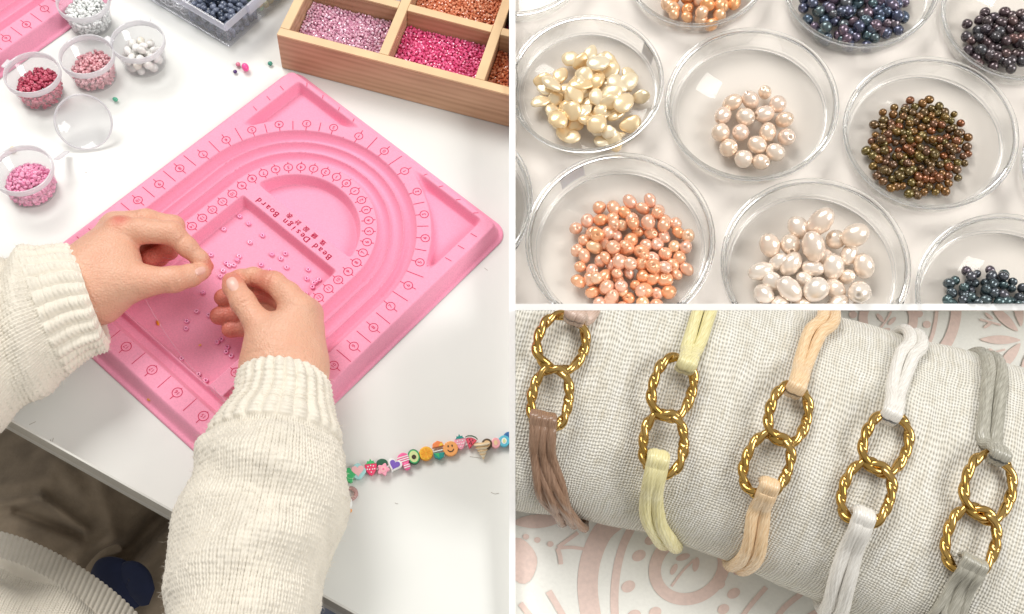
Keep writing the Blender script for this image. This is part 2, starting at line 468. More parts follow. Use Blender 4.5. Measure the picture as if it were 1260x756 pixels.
# pull the grid outside the rounded corners onto the rounded outline
qu = np.maximum(np.abs(Ug - BU / 2) - BU / 2 + 15, 0); qv = np.maximum(np.abs(Vg - BV / 2) - BV / 2 + 15, 0); hq = np.hypot(qu, qv); kk = np.where(hq > 15, 15 / np.maximum(hq, 1e-6), 1.0)
P[..., 0] -= np.sign(Ug - BU / 2) * qu * (1 - kk) / 1000; P[..., 1] -= np.sign(Vg - BV / 2) * qv * (1 - kk) / 1000
board_me = grid_mesh('tray', P)
# skirt down to the desk and a floor under it come with the height field (edge reaches z = 0)
def orient_up(me):
    bm = bmesh.new(); bm.from_mesh(me)
    if sum(f.normal.z for f in list(bm.faces)[:50]) < 0:
        bmesh.ops.reverse_faces(bm, faces=bm.faces)
    bm.to_mesh(me); bm.free()
_T = RW @ Vector((-.20084, .21853, -.89608)) + CAMP
_e1 = RW @ Vector((.76708, -.59790, .23259)); _e2 = RW @ Vector((-.63409, -.65146, .41657))
_e1.z = 0; _e1.normalize(); _e2.z = 0; _e2 = (_e2 - _e1 * _e2.dot(_e1)).normalized()
# (u, v) is left-handed seen from above: flip faces when mapped
def board_mat(T, e1, e2):
    return Matrix.Translation(Vector((T.x, T.y, 0.0006))) @ Matrix((e1, e2, e1.cross(e2))).transposed().to_4x4()
handed = _e1.cross(_e2).z
# mesh in true right-handed local axes: x = u, y = -v when needed
if handed < 0:
    P[..., 1] *= -1
    board_me = grid_mesh('tray', P); e2b = -_e2
else: e2b = _e2
orient_up(board_me)
SV = -1.0 if handed < 0 else 1.0
board_me.materials.append(M['pink'])
MB_ = Matrix.Translation(Vector((_T.x, _T.y, 0.0006))) @ Matrix((_e1, e2b, _e1.cross(e2b))).transposed().to_4x4()
def BL(u, v, z): return Vector((u / 1000, SV * v / 1000, z / 1000))      # board mm -> board local
def BW(u, v, z): return MB_ @ BL(u, v, z)

# --- print
_fontcache = {}
def text_polys(s, size):
    """flat outline of a word as (verts, faces), centred"""
    if s in _fontcache: V, Fc = _fontcache[s]
    else:
        cu = bpy.data.curves.new('t', 'FONT'); cu.body = s; cu.align_x = 'CENTER'; cu.align_y = 'CENTER'; cu.resolution_u = 3; cu.size = 1.0
        o = bpy.data.objects.new('t', cu); COL.objects.link(o)
        dg = bpy.context.evaluated_depsgraph_get(); me = o.evaluated_get(dg).to_mesh()
        V = np.array([v.co[:2] for v in me.vertices]) if len(me.vertices) else np.zeros((0, 2)); Fc = [tuple(p.vertices) for p in me.polygons]
        bpy.data.objects.remove(o); bpy.data.curves.remove(cu)
        _fontcache[s] = (V, Fc)
    return V * size, Fc
class Print:
    def __init__(s): s.v = []; s.f = []
    def add(s, V, Fc):
        o = len(s.v); s.v += list(V); s.f += [tuple(i + o for i in f) for f in Fc]
    def line(s, a, b, w):
        a = np.array(a); b = np.array(b); d = (b - a) / (np.linalg.norm(b - a) + 1e-9); n = np.array([-d[1], d[0]]) * w / 2
        s.add([a - n, b - n, b + n, a + n], [(0, 1, 2, 3)])
    def ring(s, c, r, w, n=28):
        a = np.linspace(0, 2 * PI, n, endpoint=False); c = np.array(c)
        o = [c + (r + w / 2) * np.array([math.cos(t), math.sin(t)]) for t in a]; i = [c + (r - w / 2) * np.array([math.cos(t), math.sin(t)]) for t in a]
        s.add(o + i, [(k, (k + 1) % n, n + (k + 1) % n, n + k) for k in range(n)])
    def text(s, word, c, updir, size, stretch=1.0, bold=0.0):
        V, Fc = text_polys(word, size); upd = np.array(updir, float); upd /= np.linalg.norm(upd)
        # seen from above: reading direction = up turned clockwise; (u,v) axes are left-handed when SV < 0
        rd = np.array([upd[1], -upd[0]]) if SV > 0 else np.array([-upd[1], upd[0]])
        for off in ([0] if not bold else [-bold, 0, bold]):
            s.add([np.array(c) + rd * (x * stretch + off) + upd * y for x, y in V], Fc)
    def mesh(s, name, zfun):
        V = np.array(s.v)
        z = zfun(V[:, 0], V[:, 1])
        me = pyd(name, np.stack([V[:, 0] / 1000, SV * V[:, 1] / 1000, z / 1000], 1), s.f, smooth=False)
        bm = bmesh.new(); bm.from_mesh(me)
        for f in bm.faces:
            if f.normal.z < 0: f.normal_flip()
        bm.to_mesh(me); bm.free()
        return me
pr = Print()
LW = .55
C0 = np.array([131., 126.])
def upath(k, R):      # position and inward direction on the arch-shaped scale: k counts numbers from the middle
    s = 1 if k >= 0 else -1; k = abs(k)
    return s, k
def outer_at(k):
    s = 1 if k >= 0 else -1; k = abs(k)
    if k <= 7:
        a = (k * 14.5 if k < 1 else 14.5 + (k - 1) * 12.6) * PI / 180; rr = 107.5
        d = np.array([s * math.sin(a), -math.cos(a)]); return C0 + d * rr, -d
    return np.array([131 + s * 110.5, 127 + (k - 7) * 22.0]), np.array([-s * 1.0, 0])
for k in np.arange(-13.5, 13.51, .5):
    c, inw = outer_at(k)
    if abs(k - round(k)) < .1:
        pr.ring(c, 3.5, LW); pr.text(str(abs(int(round(k)))), c, inw, 4.6 if abs(k) < 9.6 else 4.0)
        pr.line(c + inw * 3.5, c + inw * 7.5, LW)
        if not (1.5 < abs(k) < 4.6): pr.line(c - inw * 3.5, c - inw * 7.0, LW)
    elif not (2 < abs(k) < 4.6): pr.line(c - inw * 7.5, c + inw * 7.5, LW)
    else: pr.line(c - inw * 2.5, c + inw * 7.0, LW)
for q in (30, 50, 70, 88, 174, 192, 212, 232): pr.line((q, 10.8), (q + (131 - q) * .03, 14.0), LW)
for q in (30, 46, 62):
    pr.line((16, q), (21.5, q + 1), LW); pr.line((246.5, q), (240.5, q + 1), LW)
def inner_at(k):
    s = 1 if k >= 0 else -1; k = abs(k)
    if k <= 9:
        a = k * 10.0 * PI / 180; d = np.array([s * math.sin(a), -math.cos(a)]); return C0 + d * 61.0, -d
    return np.array([131 + s * 60.5, 126 + (k - 9) * 10.9]), np.array([-s * 1.0, 0])
for k in range(-20, 21):
    c, inw = inner_at(k)
    pr.ring(c, 3.6, LW); pr.text(str(abs(k)), c, inw, 4.6 if abs(k) < 10 else 4.0)
    pr.line(c + inw * 3.6, c + inw * 6.0, LW); pr.line(c - inw * 3.6, c - inw * 5.6, LW)
for k, (n_, uu) in enumerate([(18, 60.5), (18, 88.), (17, 116.), (17, 144.5), (16, 172), (15, 200), (14, 228)]):
    c = np.array([uu, 285.6]); pr.ring(c, 3.7, LW); pr.text(str(n_), c, (0, 1), 4.1)
    pr.line(c + (0, 3.7), c + (0, 7), LW); pr.line(c - (0, 3.7), c - (0, 6.5), LW)
    pr.line((uu + 14, 279.5), (uu + 14, 292.5), LW)
print_me = pr.mesh('printed_scale', lambda u, v: board_height(u, v) + .25); print_me.materials.append(M['ink'])
pt = Print()
def spaced(word, uc, v, size, gap, italic=.25):
    tot = gap * (len(word) - 1)
    for i, ch in enumerate(word):
        if ch != ' ': pt.text(ch, (uc + tot / 2 - i * gap, v), (0, 1), size, bold=.12)
spaced('Bead Design Board', 131, 126.6, 7.6, 5.0)
spaced('\u73e0\u93c8\u8a2d\u8a08\u8868', 139, 119.9, 5.2, 9.5)
title_me = pt.mesh('printed_title', lambda u, v: np.full_like(u, 14.25)); title_me.materials.append(M['ink'])
def bead_board(mw, label):
    o = empty('bead_board', label, 'bead board', mw=mw, group='pink bead boards')
    link('tray', board_me, None, o); link('printed_scale', print_me, None, o)['kind'] = 'stuff'; link('printed_title', title_me, None, o)['kind'] = 'stuff'
    return o
bead_board(MB_, 'pink flocked bead design board under the two hands, small pink beads in its middle tray')
# the second board peeks in at the top left: its near-right side edge runs along pixels (85,35)-(0,95)
M2 = MB_.copy()
t2 = PX(86, 34) - (MB_ @ BL(258, 120, 0)); M2.translation = MB_.translation + Vector((t2.x, t2.y, 0))
ang2 = math.atan2(*(PX(86, 34) - PX(0, 95)).yx) - math.atan2(*(BW(258, 0, 0) - BW(258, 200, 0)).yx)
piv = Vector((*PX(86, 34).xy, 0))
M2 = Matrix.Translation(piv) @ Matrix.Rotation(ang2, 4, 'Z') @ Matrix.Translation(-piv) @ M2
bead_board(M2, 'second pink bead board lying behind the cup of tiny white beads')

# --- seed beads, loose
def torus(name, R, r, n=16, m=8, squash=1.0):
    a = np.linspace(0, 2 * PI, n, endpoint=False); b = np.linspace(0, 2 * PI, m, endpoint=False)
    A, B = np.meshgrid(a, b, indexing='ij')
    P = np.stack([(R + r * np.cos(B)) * np.cos(A), (R + r * np.cos(B)) * np.sin(A), r * squash * np.sin(B)], -1)
    P = np.concatenate([P, P[:1]], 0)
    me = grid_mesh(name, P, close_u=True)
    bm = bmesh.new(); bm.from_mesh(me); bmesh.ops.remove_doubles(bm, verts=bm.verts, dist=1e-7); bmesh.ops.recalc_face_normals(bm, faces=bm.faces); bm.to_mesh(me); bm.free()
    me.polygons.foreach_set('use_smooth', [True] * len(me.polygons))
    return me
M['seed'] = beadmat('pink_seed_bead', [(0, (.87, .31, .55)), (1, (.93, .43, .63))], .22)
seed_me = torus('bead', .00125, .00078, 18, 10, 1.35); seed_me.materials.append(M['seed'])
zoomed = [(650,110),(683,137),(591,158),(735,181),(688,207),(543,253),(648,259),(641,273),(600,284),(611,293),(628,291),(588,312),(578,333),(513,393),(490,463),(534,478),(453,500),(450,527),(730,290),(770,252),(803,267),(820,249),(825,300),(762,312),(905,308),(900,342),(921,373),(926,358),(946,345),(934,353),(897,398),(567,578),(582,567),(604,597),(600,614),(618,628),(433,639),(497,698),(524,721)]
for x, y in zoomed:
    z = .0044
    p = PX(80 + x / 3.025, 230 + y / 3.025, z)
    loc_ = MB_.inverted() @ p
    zz = float(board_height(np.array([loc_.x * 1000]), np.array([SV * loc_.y * 1000]))[0]) / 1000 + .0006
    o = link('seed_bead', seed_me)
    tilt = 0 if R_.random() < .6 else R_.uniform(.1, .6)
    o.matrix_basis = Matrix.Translation((p.x, p.y, zz + .0011 + tilt * .0006)) @ Matrix.Rotation(R_.uniform(0, 6), 4, 'Z') @ Matrix.Rotation(tilt, 4, 'X')
    tag(o, 'tiny pink seed bead lying in the middle tray of the bead board', 'bead', 'loose pink seed beads on the board')

# ================================================================== THINGS AROUND THE BOARD
def scatter_stuff(name, me_src, mats, parent, label, cat, tones=True):
    """many grains in one mesh: mats is a list of 4x4 matrices"""
    V = np.array([v.co[:] for v in me_src.vertices]); Fc = [list(p.vertices) for p in me_src.polygons]
    n = len(V); allv = []; allf = []; tone = []
    for k, m4 in enumerate(mats):
        A = np.array(m4); allv.append(V @ A[:3, :3].T + A[:3, 3]); allf += [[i + k * n for i in f] for f in Fc]; tone += [R_.random()] * n
    me = bpy.data.meshes.new(name); me.from_pydata(np.concatenate(allv).tolist(), [], allf)
    me.polygons.foreach_set('use_smooth', [True] * len(me.polygons))
    at = me.attributes.new('tone', 'FLOAT', 'POINT'); at.data.foreach_set('value', tone)
    return me
def rot_rand(): return Matrix.Rotation(R_.uniform(0, 6.3), 4, 'Z') @ Matrix.Rotation(R_.uniform(0, 3.1), 4, 'X')
seed_low = torus('seed_low', .00098, .00092, 9, 6, 1.15)
bump_low = bmesh.new(); bmesh.ops.create_icosphere(bump_low, subdivisions=1, radius=1.0); chip_low = bm_mesh('chip', bump_low)
bump_s = bmesh.new(); bmesh.ops.create_icosphere(bump_s, subdivisions=2, radius=1.0); ball_low = bm_mesh('ball', bump_s, True)

def cup(px, py, wpx, label, tab_dir=None, H=.030):
    """clear cup: base centre pixel and rim width in pixels"""
    c = PX(px, py); pr_ = PX(px + wpx / 2, py, 0) - PX(px - wpx / 2, py, 0)
    R = pr_.length / 2 * .965
    o = empty('bead_cup', label, 'cup', loc=(c.x, c.y, .0006), group='clear plastic bead cups')
    rb = R * .80; t = .0009
    link('cup_wall', lathe('cup_wall', [(0, 0), (rb - .001, 0), (rb, .001), (R * .95, H - .005), (R * .95 - t, H - .005), (rb - t, .0018), (rb - .003, t), (0, t)], 56), M['cup'], o)
    link('cup_rim', lathe('cup_rim', [(R * .955, H - .0062), (R * 1.0, H - .0058), (R * 1.01, H - .0015), (R * .995, H), (R * .955, H), (R * .945, H - .003)], 56, closed=True), M['cup_rim'], o)
    if tab_dir is not None:
        tm = box_mesh('lid_tab', R * .98, R * 1.22, -.0045, .0045, H - .004, H - .0025, bevel=.0005)
        tb = link('lid_tab', tm, M['cup_rim'], o); tb.rotation_euler.z = tab_dir
    return o, rb, R, H
def fill_cup(c, rb, R, H, mesh, level, size, m, name, label, cat, pile=.3, dir_=None, n_side=2.1):
    """grains standing against the wall and over the top surface, enough to read as a full heap"""
    mats = []
    def zt(x, y):
        rr = math.hypot(x, y) / rb
        tilt = 0 if dir_ is None else (x * math.cos(dir_) + y * math.sin(dir_)) / rb
        return H * level * (1 + pile * (.35 - rr * rr) + .22 * tilt)
    step = size * 1.75
    k = 0
    while k < 40:
        z = .0012 + size + k * step * .8
        if z > H * .8: break
        rmax = rb + (R * .95 - rb) * z / H - size * 1.3
        rr = rmax; ring = 0
        while rr > size and ring < 14:
            nn = max(1, int(2 * PI * rr / step))
            for j in range(nn):
                a = 2 * PI * (j + R_.random() * .8) / nn
                x, y = rr * math.cos(a), rr * math.sin(a)
                top_ = zt(x, y)
                if z < top_ and (ring < 2 or z > top_ - step * 2.2):
                    mats.append(Matrix.Translation((x + R_.gauss(0, size * .2), y + R_.gauss(0, size * .2), z + R_.gauss(0, size * .25))) @ rot_rand())
            rr -= step * .85; ring += 1
        k += 1
    me = scatter_stuff(name, mesh, mats, None, None, None); me.materials.append(m)
    o = link(name, me, None, None, loc=(c.location.x, c.location.y, c.location.z + .0008))
    tag(o, label, cat, kind='stuff'); return o
def tone(name, a, b, rough=.22, trans=0.0): 
    return beadmat(name, [(0, a), (1, b)], rough, vary='attr', trans=trans)
c_, rb, Rr, H = cup(113, 30, 66, 'clear cup of tiny glossy white beads beside the second pink board', None)
fill_cup(c_, rb, Rr, H, seed_low, .62, .0019, tone('white_seed', (.84, .87, .85), (.95, .96, .95)), 'white_seed_beads', 'tiny glossy white beads heaped in a clear cup', 'beads')
c_, rb, Rr, H = cup(53, 118, 70, 'clear cup of dark red beads with a tab on its rim', 2.7)
fill_cup(c_, rb, Rr, H, ball_low if False else seed_low, .52, .0019, tone('red_seed', (.52, .06, .12), (.68, .13, .20)), 'dark_red_beads', 'dark raspberry red beads heaped in a clear cup', 'beads', dir_=.6)
c_, rb, Rr, H = cup(118, 96, 68, 'clear cup of dusty pink beads between the red and the white bead cups', .9)
fill_cup(c_, rb, Rr, H, seed_low, .52, .0019, tone('dusty_seed', (.74, .34, .38), (.86, .50, .53)), 'dusty_pink_beads', 'dusty pink beads heaped in a clear cup', 'beads', dir_=.2)
c_, rb, Rr, H = cup(42, 234, 76, 'clear cup of bright pink seed beads with its lid hinged open behind', None)
fill_cup(c_, rb, Rr, H, seed_low, .55, .0016, tone('pink_seed', (.84, .27, .47), (.95, .46, .64)), 'pink_seed_beads', 'small bright pink seed beads heaped in a clear cup', 'beads', pile=.8)
pinkcup = c_
# its open lid leans up behind it
lidR = Rr * .98
lc = PX(104, 150, .013)
toC = (CAMP - lc).normalized()
nl = (toC + Vector((-.15, -.25, .25))).normalized()
ex = Vector((0, 0, 1)).cross(nl).normalized(); ey = nl.cross(ex)
lid_m = Matrix.Translation(lc - pinkcup.location) @ Matrix((ex, ey, nl)).transposed().to_4x4()
lid = link('lid', lathe('lid', [(0, 0), (lidR * .9, 0), (lidR * .92, .001), (lidR * .985, .0012), (lidR, .002), (lidR, .005), (lidR * .965, .005), (lidR * .955, .0022), (lidR * .90, .0010), (0, .0010)], 56), M['cup'], pinkcup, mw=lid_m)
link('lid_rim', lathe('lid_rim', [(lidR * .95, .0035), (lidR * 1.012, .0035), (lidR * 1.012, .0058), (lidR * .95, .0058)], 56, closed=True), M['cup_rim'], lid)
hp = np.array([list(PX(82, 187, .004)), list(PX(76, 192, .012)), list(PX(70, 196, .024))]) - np.array(pinkcup.location)
link('lid_hinge', tube('lid_hinge', hp, .0028, 8, n=8, flat=.25), M['cup_rim'], pinkcup)
# cup with large white chalky beads: each bead is a thing
c_, rb, Rr, H = cup(179, 78, 67, 'clear cup of large chalk white beads with a tab on its rim', 1.45)
M['chalk'] = pearlmat('chalk_bead', [(0, (.80, .78, .74)), (.6, (.88, .87, .85)), (1, (.86, .80, .68))], rough=.4, mottle=.3, metal=0)
def pebble_mesh(name, n=10, seed=0, ax=(1, 1, 1), bumpy=.1):
    r = np.random.RandomState(seed); bm = bmesh.new(); bmesh.ops.create_icosphere(bm, subdivisions=3, radius=1.0)
    ph = r.uniform(0, 6, (3, 3)); fr = r.uniform(1, 2.6, (3, 3))
    for v in bm.verts:
        c = v.co; d = 1 + bumpy * sum(math.sin(fr[i, 0] * c.x + ph[i, 0]) * math.sin(fr[i, 1] * c.y + ph[i, 1]) * math.cos(fr[i, 2] * c.z + ph[i, 2]) for i in range(3))
        v.co = Vector((c.x * ax[0], c.y * ax[1], c.z * ax[2])) * d
    return bm_mesh(name, bm, True)
peb = [pebble_mesh('bead', seed=i, ax=(1, .85, .7)) for i in range(4)]
for p_ in peb: p_.materials.append(M['chalk'])
pts_ = []
for lay, (nn, rr, z) in enumerate([(8, .72, .005), (5, .30, .0055), (9, .76, .0115), (4, .3, .0125), (8, .6, .0165), (3, .2, .0195)]):
    for j in range(nn):
        a = 2 * PI * (j + .3 * lay + R_.uniform(-.15, .15)) / nn; pts_.append((rb * rr * math.cos(a), rb * rr * math.sin(a), z + R_.uniform(-.001, .001)))
for i, (x, y, z) in enumerate(pts_):
    o = link('chalk_bead', peb[i % 4]); s_ = R_.uniform(.0039, .0048)
    o.matrix_basis = Matrix.Translation((c_.location.x + x, c_.location.y + y, z)) @ rot_rand() @ Matrix.Scale(s_, 4)
    tag(o, 'large chalk white bead heaped in the clear cup beside the clear box', 'bead', 'chalk white beads in a cup')

# --- clear compartment box at the top
bA, bB, bC = PX(283, 60), PX(186, 2), PX(333, 0)     # near corner and two directions on the desk
ax_ = (bB - bA).normalized(); ay_ = (bC - bA); ay_ = (ay_ - ax_ * ay_.dot(ax_)).normalized()
HB = .030
cb = empty('clear_box', 'clear plastic compartment box of silver rings and dark beads', 'box', loc=(bA.x, bA.y, .0008))
MC = Matrix((ax_, ay_, ax_.cross(ay_))).transposed().to_4x4(); flipz = ax_.cross(ay_).z < 0
if flipz: MC = Matrix((ax_, ay_, Vector((0, 0, 1)))).transposed().to_4x4()
def cbox(name, m, *a, bevel=.0006, parent=cb):
    me = box_mesh(name, *a, bevel=bevel)
    if flipz:
        bm = bmesh.new(); bm.from_mesh(me); bm.transform(MC); bmesh.ops.recalc_face_normals(bm, faces=bm.faces); bm.to_mesh(me); bm.free(); return link(name, me, m, parent)
    return link(name, me, m, parent, mw=MC)
LX, LY = .20, .13
cbox('box_floor', M['boxp'], 0, LX, 0, LY, 0, .0014)
for a in ((0, LX, 0, .0012), (0, LX, LY - .0012, LY), (0, .0012, .0013, LY - .0013), (LX - .0012, LX, .0013, LY - .0013)):
    cbox('box_wall', M['boxp'], a[0], a[1], a[2], a[3], .0016, HB)
for x in (.052, .104, .155): cbox('compartment_divider', M['boxp'], x, x + .0012, .0016, LY - .0016, .0018, HB - .002)
cbox('compartment_divider', M['boxp'], .0016, .0515, .046, .0472, .0018, HB - .002)
for a in ((-.001, LX + .001, -.0016, -.0002), (-.001, LX + .001, LY + .0002, LY + .0016), (-.0016, -.0002, -.0002, LY), ):
    cbox('box_rim', M['boxrim'], a[0], a[1], a[2], a[3], HB - .007, HB + .001)
cbox('clasp', M['boxrim'], -.0045, -.0018, .028, .052, HB - .008, HB + .0035)
def box_fill(name, x0, x1, y0, y1, h, mesh, size, m, label, n):
    mats = []
    st = size * (1.75 if mesh is flat_bead else 1.15); nx_, ny_ = max(1, int((x1 - x0) / st)), max(1, int((y1 - y0) / st)); z = .0016 + size * .75
    while z < h + .005:
        for i in range(nx_):
            for j in range(ny_):
                x = x0 + size * .95 + (x1 - x0 - size * 1.9) * min(1, max(0, (i + R_.uniform(-.2, .2)) / max(1, nx_ - 1))); y = y0 + size * .95 + (y1 - y0 - size * 1.9) * min(1, max(0, (j + R_.uniform(-.2, .2)) / max(1, ny_ - 1)))
                if z > h * .8 and R_.random() < .35: continue
                p = MC @ Vector((x, y, 0)); mats.append(Matrix.Translation((p.x, p.y, z + R_.uniform(-.0006, .0006))) @ rot_rand())
        z += size * 1.35
    me = scatter_stuff(name, mesh, mats, None, None, None); me.materials.append(m)
    o = link(name, me, None, loc=(bA.x, bA.y, .001)); tag(o, label, 'beads', kind='stuff')
flat_bead = bm_mesh('fb', (lambda b: (bmesh.ops.create_icosphere(b, subdivisions=2, radius=.0034), [setattr(v.co, 'z', v.co.z * .7) for v in b.verts], b)[2])(bmesh.new()), True)
ring_low = torus('rg', .0036, .0007, 12, 6)
M['silver'] = mat('silver', (.82, .83, .85), .28, .55)
box_fill('dark_bead_mix', .002, .051, .002, .045, .014, flat_bead, .0031, tone('steel_blue', (.035, .05, .085), (.20, .23, .32), .18), 'dark steel blue beads filling the corner of the clear box', 230)
box_fill('amber_bead_mix', .002, .051, .048, .127, .012, flat_bead, .0036, tone('amber', (.60, .36, .15), (.18, .42, .28), .2), 'amber and green beads filling a back compartment of the clear box', 160)
box_fill('silver_ring_mix', .054, .103, .002, .127, .014, ring_low, .004, M['silver'], 'tangled silver rings filling a compartment of the clear box', 420)
box_fill('silver_charm_mix', .106, .154, .002, .127, .014, ring_low, .004, M['silver'], 'silver jump rings filling the far compartment of the clear box', 300)
cr = torus('coil', .017, .0010, 40, 8)
p = MC @ Vector((.085, .012, 0))
co_ = link('coil', cr, M['boxrim'], None); co_.matrix_basis = Matrix.Translation((bA.x + p.x, bA.y + p.y, HB - .006)) @ Matrix.Rotation(.25, 4, 'X')
co_.name = 'wire_coil'; tag(co_, 'coil of clear cord lying over the silver rings', 'cord')

# --- wooden tray of crystal beads
wA = PX(347, 84); wB = PX(627, 157)
wx = (wB - wA).normalized(); wy = Vector((-wx.y, wx.x, 0))
HW = .043
wt = empty('wooden_tray', 'beech wood tray of six and more compartments filled with sparkling beads', 'tray', mw=Matrix.Translation((wA.x, wA.y, .0006)) @ Matrix((wx, wy, Vector((0, 0, 1)))).transposed().to_4x4())
LWX, LWY = .34, .21
def wl(px, py, z):
    return wt.matrix_basis.inverted() @ PX(px, py, z)
d1 = wl(470, 72, HW); d2 = wl(588, 104, HW); rw = wl(594, 33, HW)
X1, X2, Y1 = d1.x, d2.x, rw.y
X3 = X2 + (X2 - X1)
T_ = .0085
def wb(name, *a, m='wood'): 
    o = link(name, box_mesh(name, *a, bevel=.0006), M[m], wt); clip(o, CUTX(626.4, False)); return o
wb('tray_base', .002, LWX, .002, LWY, 0, .004)
def walled(name, x0, x1, y0, y1):
    wb(name, x0, x1, y0, y1, .0042 if name == 'partition' else 0, HW - .0024); wb(name + '_rim', x0, x1, y0, y1, HW - .0022, HW, m='wood_edge')
walled('side_wall', 0, LWX, -.0001, T_)
walled('side_wall', 0, T_, T_ + .0003, LWY)
walled('partition', X1 - T_ / 2, X1 + T_ / 2, T_ + .0003, LWY); walled('partition', X2 - T_ / 2, X2 + T_ / 2, T_ + .0003, LWY); walled('partition', X3 - T_ / 2, X3 + T_ / 2, T_ + .0003, LWY)
for a, b in ((T_, X1 - T_ / 2), (X1 + T_ / 2, X2 - T_ / 2), (X2 + T_ / 2, X3 - T_ / 2)):
    walled('partition', a + .0002, b - .0002, Y1 - T_ / 2, Y1 + T_ / 2)
    walled('partition', a + .0002, b - .0002, 2 * Y1 - T_ / 2, 2 * Y1 + T_ / 2)
def crystal(name, x0, x1, y0, y1, c0, c1, label, n=1500, lvl=.024):
    m = beadmat(name + '_glass', [(0, c0), (.85, c1), (1, [min(1, x * 1.25 + .12) for x in c1])], .10, vary='attr', coat=.8)
    s = .00155; mats = []
    nx, ny = int((x1 - x0) / (s * 1.75)), int((y1 - y0) / (s * 1.75))
    for lay in range(2):
        for i in range(nx):
            for j in range(ny):
                x = x0 + (i + .5 + R_.uniform(-.4, .4)) * (x1 - x0) / nx; y = y0 + (j + .5 + R_.uniform(-.4, .4)) * (y1 - y0) / ny
                x = min(max(x, x0 + s * 1.05), x1 - s * 1.05); y = min(max(y, y0 + s * 1.05), y1 - s * 1.05)
                z = lvl - lay * .0016 + .0015 * math.sin(x * 90) * math.cos(y * 120) + R_.uniform(-.001, .001)
                w = wt.matrix_basis @ Vector((x, y, z))
                q = PROJ(w)
                if q[0] > 625 or q[1] < -14: continue
                mats.append(Matrix.Translation(w) @ rot_rand() @ Matrix.Diagonal((s * R_.uniform(.8, 1.1), s, s * .75, 1)))
    me = scatter_stuff(name, chip_low, mats, None, None, None); me.materials.append(m)
    me.polygons.foreach_set('use_smooth', [False] * len(me.polygons))
    tag(link(name, me), label, 'beads', kind='stuff')
    bed = grain(mat(name + '_bed', [x * .8 for x in c0], .6), 300, .2)
    bo = link('lower_layer', box_mesh('lower_layer', x0 + .0003, x1 - .0003, y0 + .0003, y1 - .0003, .0043, lvl - .0022), bed, wt)
    if not clip(bo, CUTX(626.0, False)): bpy.data.objects.remove(bo)
    else: bo['kind'] = 'stuff'
crystal('violet_pink_crystals', T_, X1 - T_ / 2, T_, Y1 - T_ / 2, (.66, .28, .42), (.90, .58, .70), 'translucent violet pink crystal beads in the tray corner')
crystal('hot_pink_crystals', X1 + T_ / 2, X2 - T_ / 2, T_, Y1 - T_ / 2, (.74, .05, .20), (.95, .20, .40), 'hot pink crystal beads in a tray compartment')
crystal('rust_orange_crystals', X2 + T_ / 2, X3 - T_ / 2, T_, Y1 - T_ / 2, (.52, .10, .03), (.80, .28, .12), 'rust orange crystal beads beside the hot pink ones')
crystal('pale_crystals', T_, X1 - T_ / 2, Y1 + T_ / 2, 2 * Y1 - T_ / 2, (.75, .66, .62), (.90, .82, .82), 'pale clear crystal beads in a back compartment')
crystal('orange_crystals', X1 + T_ / 2, X2 - T_ / 2, Y1 + T_ / 2, 2 * Y1 - T_ / 2, (.60, .15, .06), (.86, .36, .20), 'coral orange crystal beads in a back compartment')
crystal('magenta_crystals', X2 + T_ / 2, X3 - T_ / 2, Y1 + T_ / 2, 2 * Y1 - T_ / 2, (.48, .015, .09), (.75, .07, .20), 'deep magenta crystal beads in a back compartment')

# --- loose beads on the desk
def loose(name, px, py, r, col, label, shape=(1, 1, .85), mesh=None, rough=.3):
    m = mat(name + '_paint', col, rough, coat=.3)
    p = PX(px, py, r * .8)
    me = (mesh or ball_low).copy(); o = link(name, me, m)
    s = (r / .002) if mesh is not None else r
    o.matrix_basis = Matrix.Translation((p.x, p.y, r * shape[2] + .0006)) @ Matrix.Rotation(R_.uniform(0, 3), 4, 'Z') @ Matrix.Diagonal((s * shape[0], s * shape[1], s * shape[2], 1))
    tag(o, label, 'bead'); return o
loose('round_bead', 293, 80, .0022, (.75, .22, .33), 'dusty rose bead touching a bright pink bead on the desk')
loose('round_bead', 289.5, 89, .0019, (.07, .02, .16), 'dark purple bead lying on the desk')
loose('drum_bead', 302, 84, .0043, (.92, .10, .36), 'bright pink drum bead lying on the desk', (.75, 1, .9))
loose('cube_bead', 332.5, 79, .0023, (.05, .28, .20), 'teal green bead on the desk beside the wooden tray')
loose('drop_bead', 142, 123, .0026, (.10, .46, .30), 'mint green bead on the desk by the dusty pink bead cup', (1, .75, .8))
loose('chip_bead', 15, 184, .0028, (.72, .42, .04), 'ochre yellow chip behind the pink bead cup', (1, .7, .7))
loose('foil_flake', 195, 399, .0026, (.85, .30, .02), 'orange flake caught on the board tray', (1, .5, .3)).location.z = .0042
loose('foil_flake', 185, 493, .002, (.62, .26, .05), 'brownish orange flake on the near rim of the board', (1, .8, .3)).location.z = .004
loose('foil_flake', 247, 427, .0012, (.86, .45, .12), 'tiny pale orange flake on the board tray', (1, .8, .3)).location.z = .0042

